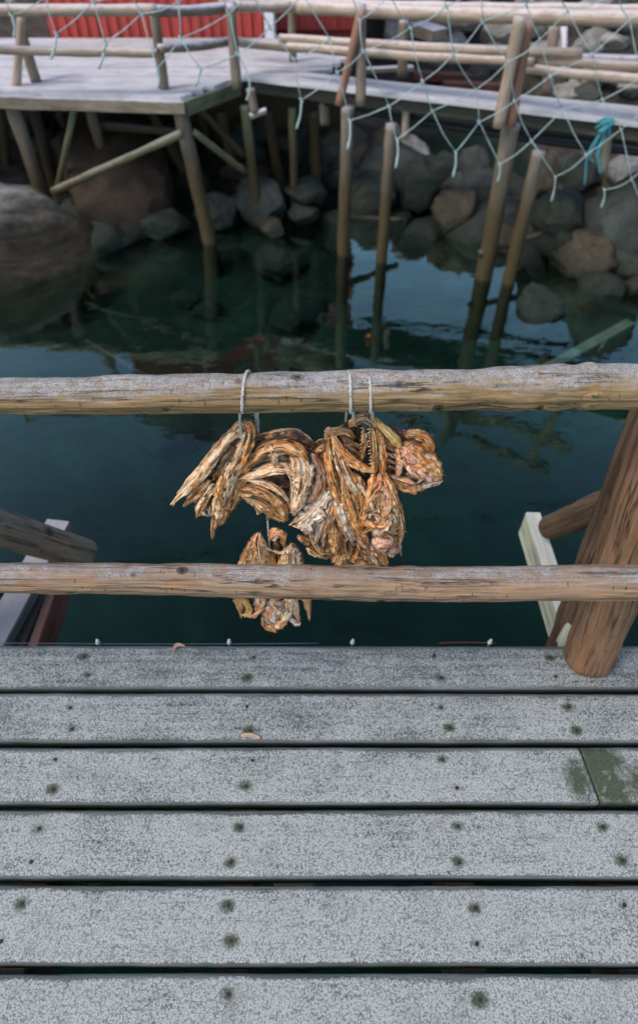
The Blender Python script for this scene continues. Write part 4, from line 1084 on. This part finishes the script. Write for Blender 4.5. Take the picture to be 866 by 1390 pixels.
pbeam(pf, c0+d, c1+d+Vector((.03, 0, 0)), .07, .10, 'far_wood', 'edge_beam')
pbeam(pf, c1+d+Vector((.03, .02, -.01)), c2+d, .07, .12, 'far_moss', 'edge_beam')
for yy in (.5, 1.2, 1.9):
    pbeam(pf, c0+Vector((0, yy, -.14)), Vector((c3.x, c0.y+yy+.2, -.14)), .12, .16, 'far_dark', 'joist')
def vpost(px0, py0, px1, py1, r, m, zb=-2.2, Y=None, zt=-.10, name='pile', parent=pf):
    """post through two photo points: top under the deck, foot in the water"""
    A = at(px0, py0, z=zt) if Y is None else at(px0, py0, Y=Y)
    B = at(px1, py1, Y=A.y+.02)
    dr = (B-A); t = (zb-A.z)/dr.z
    return ptube(parent, [A, A.lerp(A+dr*t, .5), A+dr*t], [r*.95, r, r*1.05], m, name, 14, .012)
vpost(14, 136, 58, 262, .070, 'far_post')
vpost(45, 142, 68, 230, .060, 'far_dark', Y=7.1)
vpost(122, 145, 136, 198, .055, 'far_post', Y=7.0)
vpost(243, 143, 270, 262, .070, 'far_post')
vpost(333, 143, 343, 236, .050, 'far_moss', Y=6.9)
vpost(397, 146, 399, 250, .042, 'far_moss', Y=7.1)
vpost(3, 150, 10, 220, .05, 'far_dark', Y=7.4)
vpost(-160, 140, -110, 262, .07, 'far_post')
for (px, yy_, tilt) in ((35, 7.9, 4), (80, 7.7, -5), (160, 8.1, 3), (205, 7.6, 6), (300, 7.7, -4), (362, 7.6, 3), (425, 7.5, 2), (270, 8.3, -3)):
    q = at(px, 165, Y=yy_); vpost(px, 152, px+tilt+(433-px)*.14, 222, .055, 'far_dark', Y=yy_)
def brace(px0, py0, Y0, px1, py1, Y1, r, m, parent=pf, name='brace'):
    A = at(px0, py0, Y=Y0); B = at(px1, py1, Y=Y1); return ptube(parent, [A, A.lerp(B, .5), B], r, m, name)
brace(247, 181, c1.y-.02, 72, 260, c1.y-.02, .036, 'far_moss')
brace(101, 150, 6.6, 78, 258, 6.6, .030, 'far_moss')
brace(262, 178, 6.5, 334, 234, 6.7, .030, 'far_moss')
brace(272, 148, 7.2, 332, 212, 7.2, .032, 'far_dark')
brace(120, 168, 7.1, 250, 180, 7.1, .04, 'far_dark')
brace(340, 120, 6.6, 346, 152, 6.6, .04, 'far_post', name='strut')
brace(340, 158, 6.6, 362, 150, 6.6, .03, 'far_wood', name='strut')
# platform railing
def railpost(px0, py0, px1, py1, r, m, dY=0, parent=pf, name='rail_post'):
    B = at(px1, py1, z=-.03); A = at(px0, py0, Y=B.y+dY); A = A+(A-B)*.06
    return ptube(parent, [B, B.lerp(A, .5), A], [r*1.05, r, r*.95], m, name, 10, .008)
def railpole(px0, py0, Y0, px1, py1, Y1, r, m='far_pole', parent=pf, name='handrail'):
    A = at(px0, py0, Y=Y0); B = at(px1, py1, Y=Y1); mid = A.lerp(B, .5)+Vector((0, 0, -.012))
    return ptube(parent, [A, mid, B], r, m, name, 12, .008)
railpost(209, 16, 224, 126, .045, 'far_wood')
railpost(313, 12, 322, 120, .045, 'far_wood')
railpost(15, 0, 51, 116, .05, 'far_wood', .05)
railpost(30, 25, 22, 121, .038, 'far_pole', -.03)
railpole(-200, 10, 6.15, 212, 13, c1.y-.02, .042)
railpole(208, 15, c1.y-.02, 318, 9, c2.y, .042, 'far_wood')
railpole(314, 9, c2.y, 470, 4, c2.y+.5, .042)
railpole(-200, 58, 6.3, 214, 72, c1.y, .036)
railpole(216, 66, c1.y, 322, 54, c2.y, .036, 'far_wood')
railpole(322, 56, c2.y, 440, 66, c2.y+.2, .040)
railpost(396, 10, 398, 88, .04, 'far_wood')

# ================================================================ RIGHT WALKWAY
wk = thing('pier_walkway', 'narrow frosted plank walkway with double pole railings on the right', 'walkway', (1.2, 6.2, 0))
a0 = at(326, 101, z=.02); a1 = at(866, 165, z=.02); b0 = at(330, 90, z=.02); b1 = at(866, 140, z=.02)
ex = (a1-a0).normalized()*2.2
for i in range(3):
    f0, f1 = i/3, (i+1)/3-.03
    A = a0.lerp(b0, (f0+f1)/2); B = (a1+ex).lerp(b1+ex, (f0+f1)/2); wd = (b0-a0).length*.0+ .155
    k = MB(); beam(k, A+Vector((0, 0, -.02)), B+Vector((0, 0, -.02)), wd*.98, .04, jit=.003); k.build('walk_board', M['deck_far'], wk, smooth=False)
nrm = Vector((-ex.y, ex.x, 0)).normalized()
pbeam(wk, a0+Vector((.05, .07, -.105)), a1+ex+Vector((0, .07, -.105)), .06, .10, 'far_dark', 'edge_beam')
pbeam(wk, b0+Vector((.1, -.05, -.10)), b1+ex+Vector((0, -.05, -.10)), .06, .12, 'far_dark', 'edge_beam')
def wpile(px0, py0, px1, py1, r, m, dY=0, top=.0):
    A = at(px0, py0, z=-.04) if not dY else at(px0, py0, Y=at(px0, py0, z=-.04).y+dY)
    B = at(px1, py1, Y=A.y); dr = B-A; t = (-2.3-A.z)/dr.z
    return ptube(wk, [A, A+dr*t*.5, A+dr*t], [r*.92, r, r*1.06], m, 'pile', 14, .012)
wpile(472, 144, 466, 340, .060, 'far_post')
wpile(531, 168, 522, 296, .055, 'far_post', .35)
wpile(694, 168, 652, 400, .080, 'far_post')
wpile(732, 205, 702, 330, .062, 'far_post', .55)
wpile(1010, 175, 940, 420, .08, 'far_post')
brace(438, 120, 6.9, 441, 168, 6.9, .05, 'far_post', wk, 'strut')
brace(551, 150, 6.5, 549, 188, 6.5, .035, 'far_pole', wk, 'strut')
brace(828, 160, 5.9, 818, 232, 5.9, .040, 'far_pole', wk, 'strut')
brace(470, 296, 6.3, 545, 299, 6.5, .030, 'far_dark', wk, 'brace')
brace(650, 344, 5.7, 735, 318, 6.0, .030, 'far_dark', wk, 'brace')
# railing posts
railpost(490, 14, 490, 142, .042, 'far_wood', 0, wk)
railpost(489, 22, 460, 142, .036, 'far_red', -.06, wk)
railpost(704, 32, 676, 172, .048, 'far_pole', -.05, wk)
railpost(716, 36, 692, 170, .044, 'far_red', 0, wk)
railpost(548, 30, 546, 104, .048, 'far_wood', 0, wk)
railpost(752, 34, 742, 128, .050, 'far_pole', 0, wk)
railpost(765, 40, 764, 100, .040, 'far_wood', .4, wk)
railpost(905, 50, 885, 185, .045, 'far_pole', 0, wk)
yA, yB = a0.y, a1.y
def wrail(px0, py0, px1, py1, off, r, m='far_pole', name='handrail'):
    def yy(px): return yA+(yB-yA)*(px-326)/540+off
    return railpole(px0, py0, yy(px0), px1, py1, yy(px1), r, m, wk, name)
wrail(405, 10, 960, 28, -.06, .050)
wrail(300, 1, 960, 17, .45, .046)
wrail(380, 52, 790, 72, -.05, .036)
wrail(390, 63, 725, 83, -.08, .036)
wrail(690, 90, 960, 114, -.06, .036)
wrail(712, 78, 960, 93, -.02, .036)
wrail(640, 70, 960, 84, .5, .036, 'far_wood')
# pipes slung under the walkway and odd timbers behind it
for i, (p0, q0, Y0, p1, q1, Y1, r) in enumerate(((420, 132, 6.95, 930, 196, 5.9, .055), (500, 152, 6.9, 930, 214, 6.0, .035))):
    k = MB(); A = at(p0, q0, Y=Y0); B = at(p1, q1, Y=Y1); tube(k, [A, A.lerp(B, .5)+Vector((0, 0, -.03)), B], r, 14, 40)
    tag(k.build('pipe', M['pipe'], None, loc=A), ['thicker black pipe slung under the right walkway', 'thinner black pipe below the thicker one under the walkway'][i], 'pipe')
for i, (p0, q0, p1, q1, Y, w_, h_, m) in enumerate(((480, 96, 560, 92, 8.9, .10, .05, 'far_wood'), (570, 44, 590, 40, 9.2, .5, .12, 'far_wood'),
        (560, 102, 700, 108, 9.9, .16, .10, 'rust_board'), (600, 117, 690, 120, 9.6, .14, .12, 'rust_board'))):
    k = MB(); A = at(p0, q0, Y=Y); B = at(p1, q1, Y=Y+.1); beam(k, A, B, w_, h_)
    tag(k.build('loose_timber', M[m], None, False, A), ['grey timber lying behind the walkway beside the slanted red pole', 'short pale box timber on the bank behind the walkway',
        'rusty red-brown timber behind the walkway, upper of two', 'rusty red-brown timber behind the walkway, lower of two'][i], 'timber')
# little orange lamp under the walkway
t = NT('orange_lamp_glow'); em = t.n('Emission'); em.inputs[0].default_value = (1, .33, .06, 1); em.inputs[1].default_value = .8; t.l(em.outputs[0], t.out.inputs[0])
p = at(519, 133, Y=at(519, 133, z=-.1).y-.03); lp = thing('dock_lamp', 'tiny round orange lamp glowing under the walkway edge', 'lamp', p)
k = MB(); tube(k, [p+Vector((0, .0, 0)), p+Vector((0, .03, 0)), p+Vector((0, .06, 0))], [.022, .03, .028], 14); k.build('lens', t.m, lp)
k = MB(); tube(k, [p+Vector((0, .045, 0)), p+Vector((0, .09, 0))], [.036, .036], 14); k.build('housing', M['pipe'], lp)

# ================================================================ FISHING NET
nrd = random.Random(3)
net = thing('fishing_net', 'pale teal wide-meshed fishing net hung in front of the walkway railings', 'net', (0, 5.0, 1.6))
def npt(px, py):
    u = (px-433)/FP; v = (650-py)/FP; t_ = 5.0/(c45*(1+v)-.2*u); dd = ray(px, py)
    return Vector((0, 0, H))+dd*t_ + Vector((0, .05*math.sin(px*.02)+.03*math.sin(py*.05), 0))
e1 = Vector((20, 54)); e2 = Vector((47, -33)); O = Vector((410, 142)); nodes = {}
for j in range(-16, 34):
    for i in range(-34, 34):
        x = O.x+i*e1.x+j*e2.x; y = O.y+i*e1.y+j*e2.y
        if i > j or (i <= j and y < -225) or x < -160 or x > 1050: continue
        y += 10*math.sin(x*.011+1)*(0.5)
        nodes[(i, j)] = (x+nrd.uniform(-11, 11), y+nrd.uniform(-11, 11))
k = MB()
def strand(a, b, r):
    A = npt(*a); B = npt(*b); md = A.lerp(B, .5)+Vector((nrd.uniform(-.01, .01), nrd.uniform(-.02, .02), -.012)); tube(k, [A, md, B], r, 6, 5, .002, 20, nrd.uniform(0, 9))
for (i, j), p in nodes.items():
    for nb_ in ((i+1, j), (i, j+1)):
        if nb_ in nodes and nrd.random() > .03: strand(p, nodes[nb_], .0036)
for (i, j), p in nodes.items():
    q = npt(*p); tube(k, [q+Vector((-.014, 0, .012)), q+Vector((.010, 0, -.018))], [.0055, .0070], 7, 4, .003, 30, i)
    if i == j:
        l = nrd.uniform(22, 40); a = npt(*p); b = npt(p[0]+nrd.uniform(-8, 4), p[1]+l); tube(k, [a, a.lerp(b, .5)+Vector((.01, 0, 0)), b], [.0065, .007, .009], 6, 8, .003, 20, j)
k.build('mesh', M['net'], net)
k = MB(); tube(k, [(-3.7, 4.3, 1.75), (0, 5.0, 1.62), (3.9, 5.8, 1.75)], .016, 8, 40); k.build('head_rope', M['tealrope'], net)
for X, Y in ((-3.7, 4.28), (3.9, 5.8)):
    k = MB(); tube(k, [(X, Y, -3.0), (X, Y, 1.85)], [.06, .05], 12, 40, .01, 4, X); k.build('pole', M['far_post'], net)
k = MB(); b = at(822, 172, Y=5.55)
for q in range(16):
    dd = Vector((nrd.uniform(-.05, .05), nrd.uniform(-.05, .03), nrd.uniform(-.07, .07)))
    tube(k, [b+dd, b-dd*.6+Vector((.02, -.02, .02)), b+Vector((dd.z, dd.x, -dd.y))], .012, 6, 10, .003, 20, q)
for q in range(5):
    x = nrd.uniform(-.03, .03); tube(k, [b+Vector((x, 0, -.03)), b+Vector((x*2-.03, -.01, -.2)), b+Vector((x*2.5+.03, 0, -nrd.uniform(.25, .45)))], .008, 6, 14, .003, 20, q)
tag(k.build('rope_bunch', M['tealrope'], None, True, b), 'bunch of bright teal rope tied at the walkway edge, far right', 'rope')

# ================================================================ RED HOUSE
hs = thing('red_house', 'red board-clad house with a white corner board behind the platform', 'house', (-2.4, 9, 0))
wl = at(72, 56, Y=BY+.05).x; wc = at(366, 50, Y=BY+.05).x; wr_ = at(455, 40, Y=BY+.55).x
def clad(name, x0, x1, Y, z0, z1):
    k = MB(); k.box((x0, Y, z0), (x1, Y+.10, z1)); x = x0+.05
    n = int((x1-x0)/.115)
    for i in range(n):
        xx = x0+(i+.5)*(x1-x0)/n; k.box((xx-.027, Y-.022, z0+.004), (xx+.027, Y-.0005, z1-.004))
    return k.build(name, M['red'], hs, smooth=False)
clad('wall', wl, wc-.05, BY+.05, -.02, 2.1)
clad('wall', wc+.06, wr_+.3, BY+.55, -.02, 2.1)
k = MB(); k.box((wc-.048, BY-.01, -.03), (wc+.055, BY+.56, 2.1)); k.build('corner_board', M['white_paint'], hs, smooth=False)
k = MB(); k.box((wl+.01, BY+.16, -.3), (wc-.06, BY+5, 2.08)); k.box((wc-.058, BY+.66, -.3), (wr_+.28, BY+5, 2.06)); k.build('side_walls', M['red'], hs, smooth=False)
k = MB(); k.box((wl-2.5, BY-.25, -2.2), (wr_+.25, BY-.05, -.06)); k.build('foundation', M['far_dark'], hs, smooth=False)
k = MB(); x0, x1 = wl-.4, wr_+.55
k.add([(x0, BY-.45, 1.80), (x1, BY-.45, 1.80), (x1, BY+2.6, 5.4), (x0, BY+2.6, 5.4), (x0, BY+5.5, 1.80), (x1, BY+5.5, 1.80),
       (x0, BY-.45, 1.95), (x1, BY-.45, 1.95), (x1, BY+2.6, 5.55), (x0, BY+2.6, 5.55), (x0, BY+5.5, 1.95), (x1, BY+5.5, 1.95)],
      [(0, 3, 2, 1), (3, 4, 5, 2), (6, 7, 8, 9), (9, 8, 11, 10), (0, 1, 7, 6), (4, 10, 11, 5), (0, 6, 9, 3), (3, 9, 10, 4), (1, 2, 8, 7), (2, 5, 11, 8)])
k.build('roof', M['roof'], hs, smooth=False)
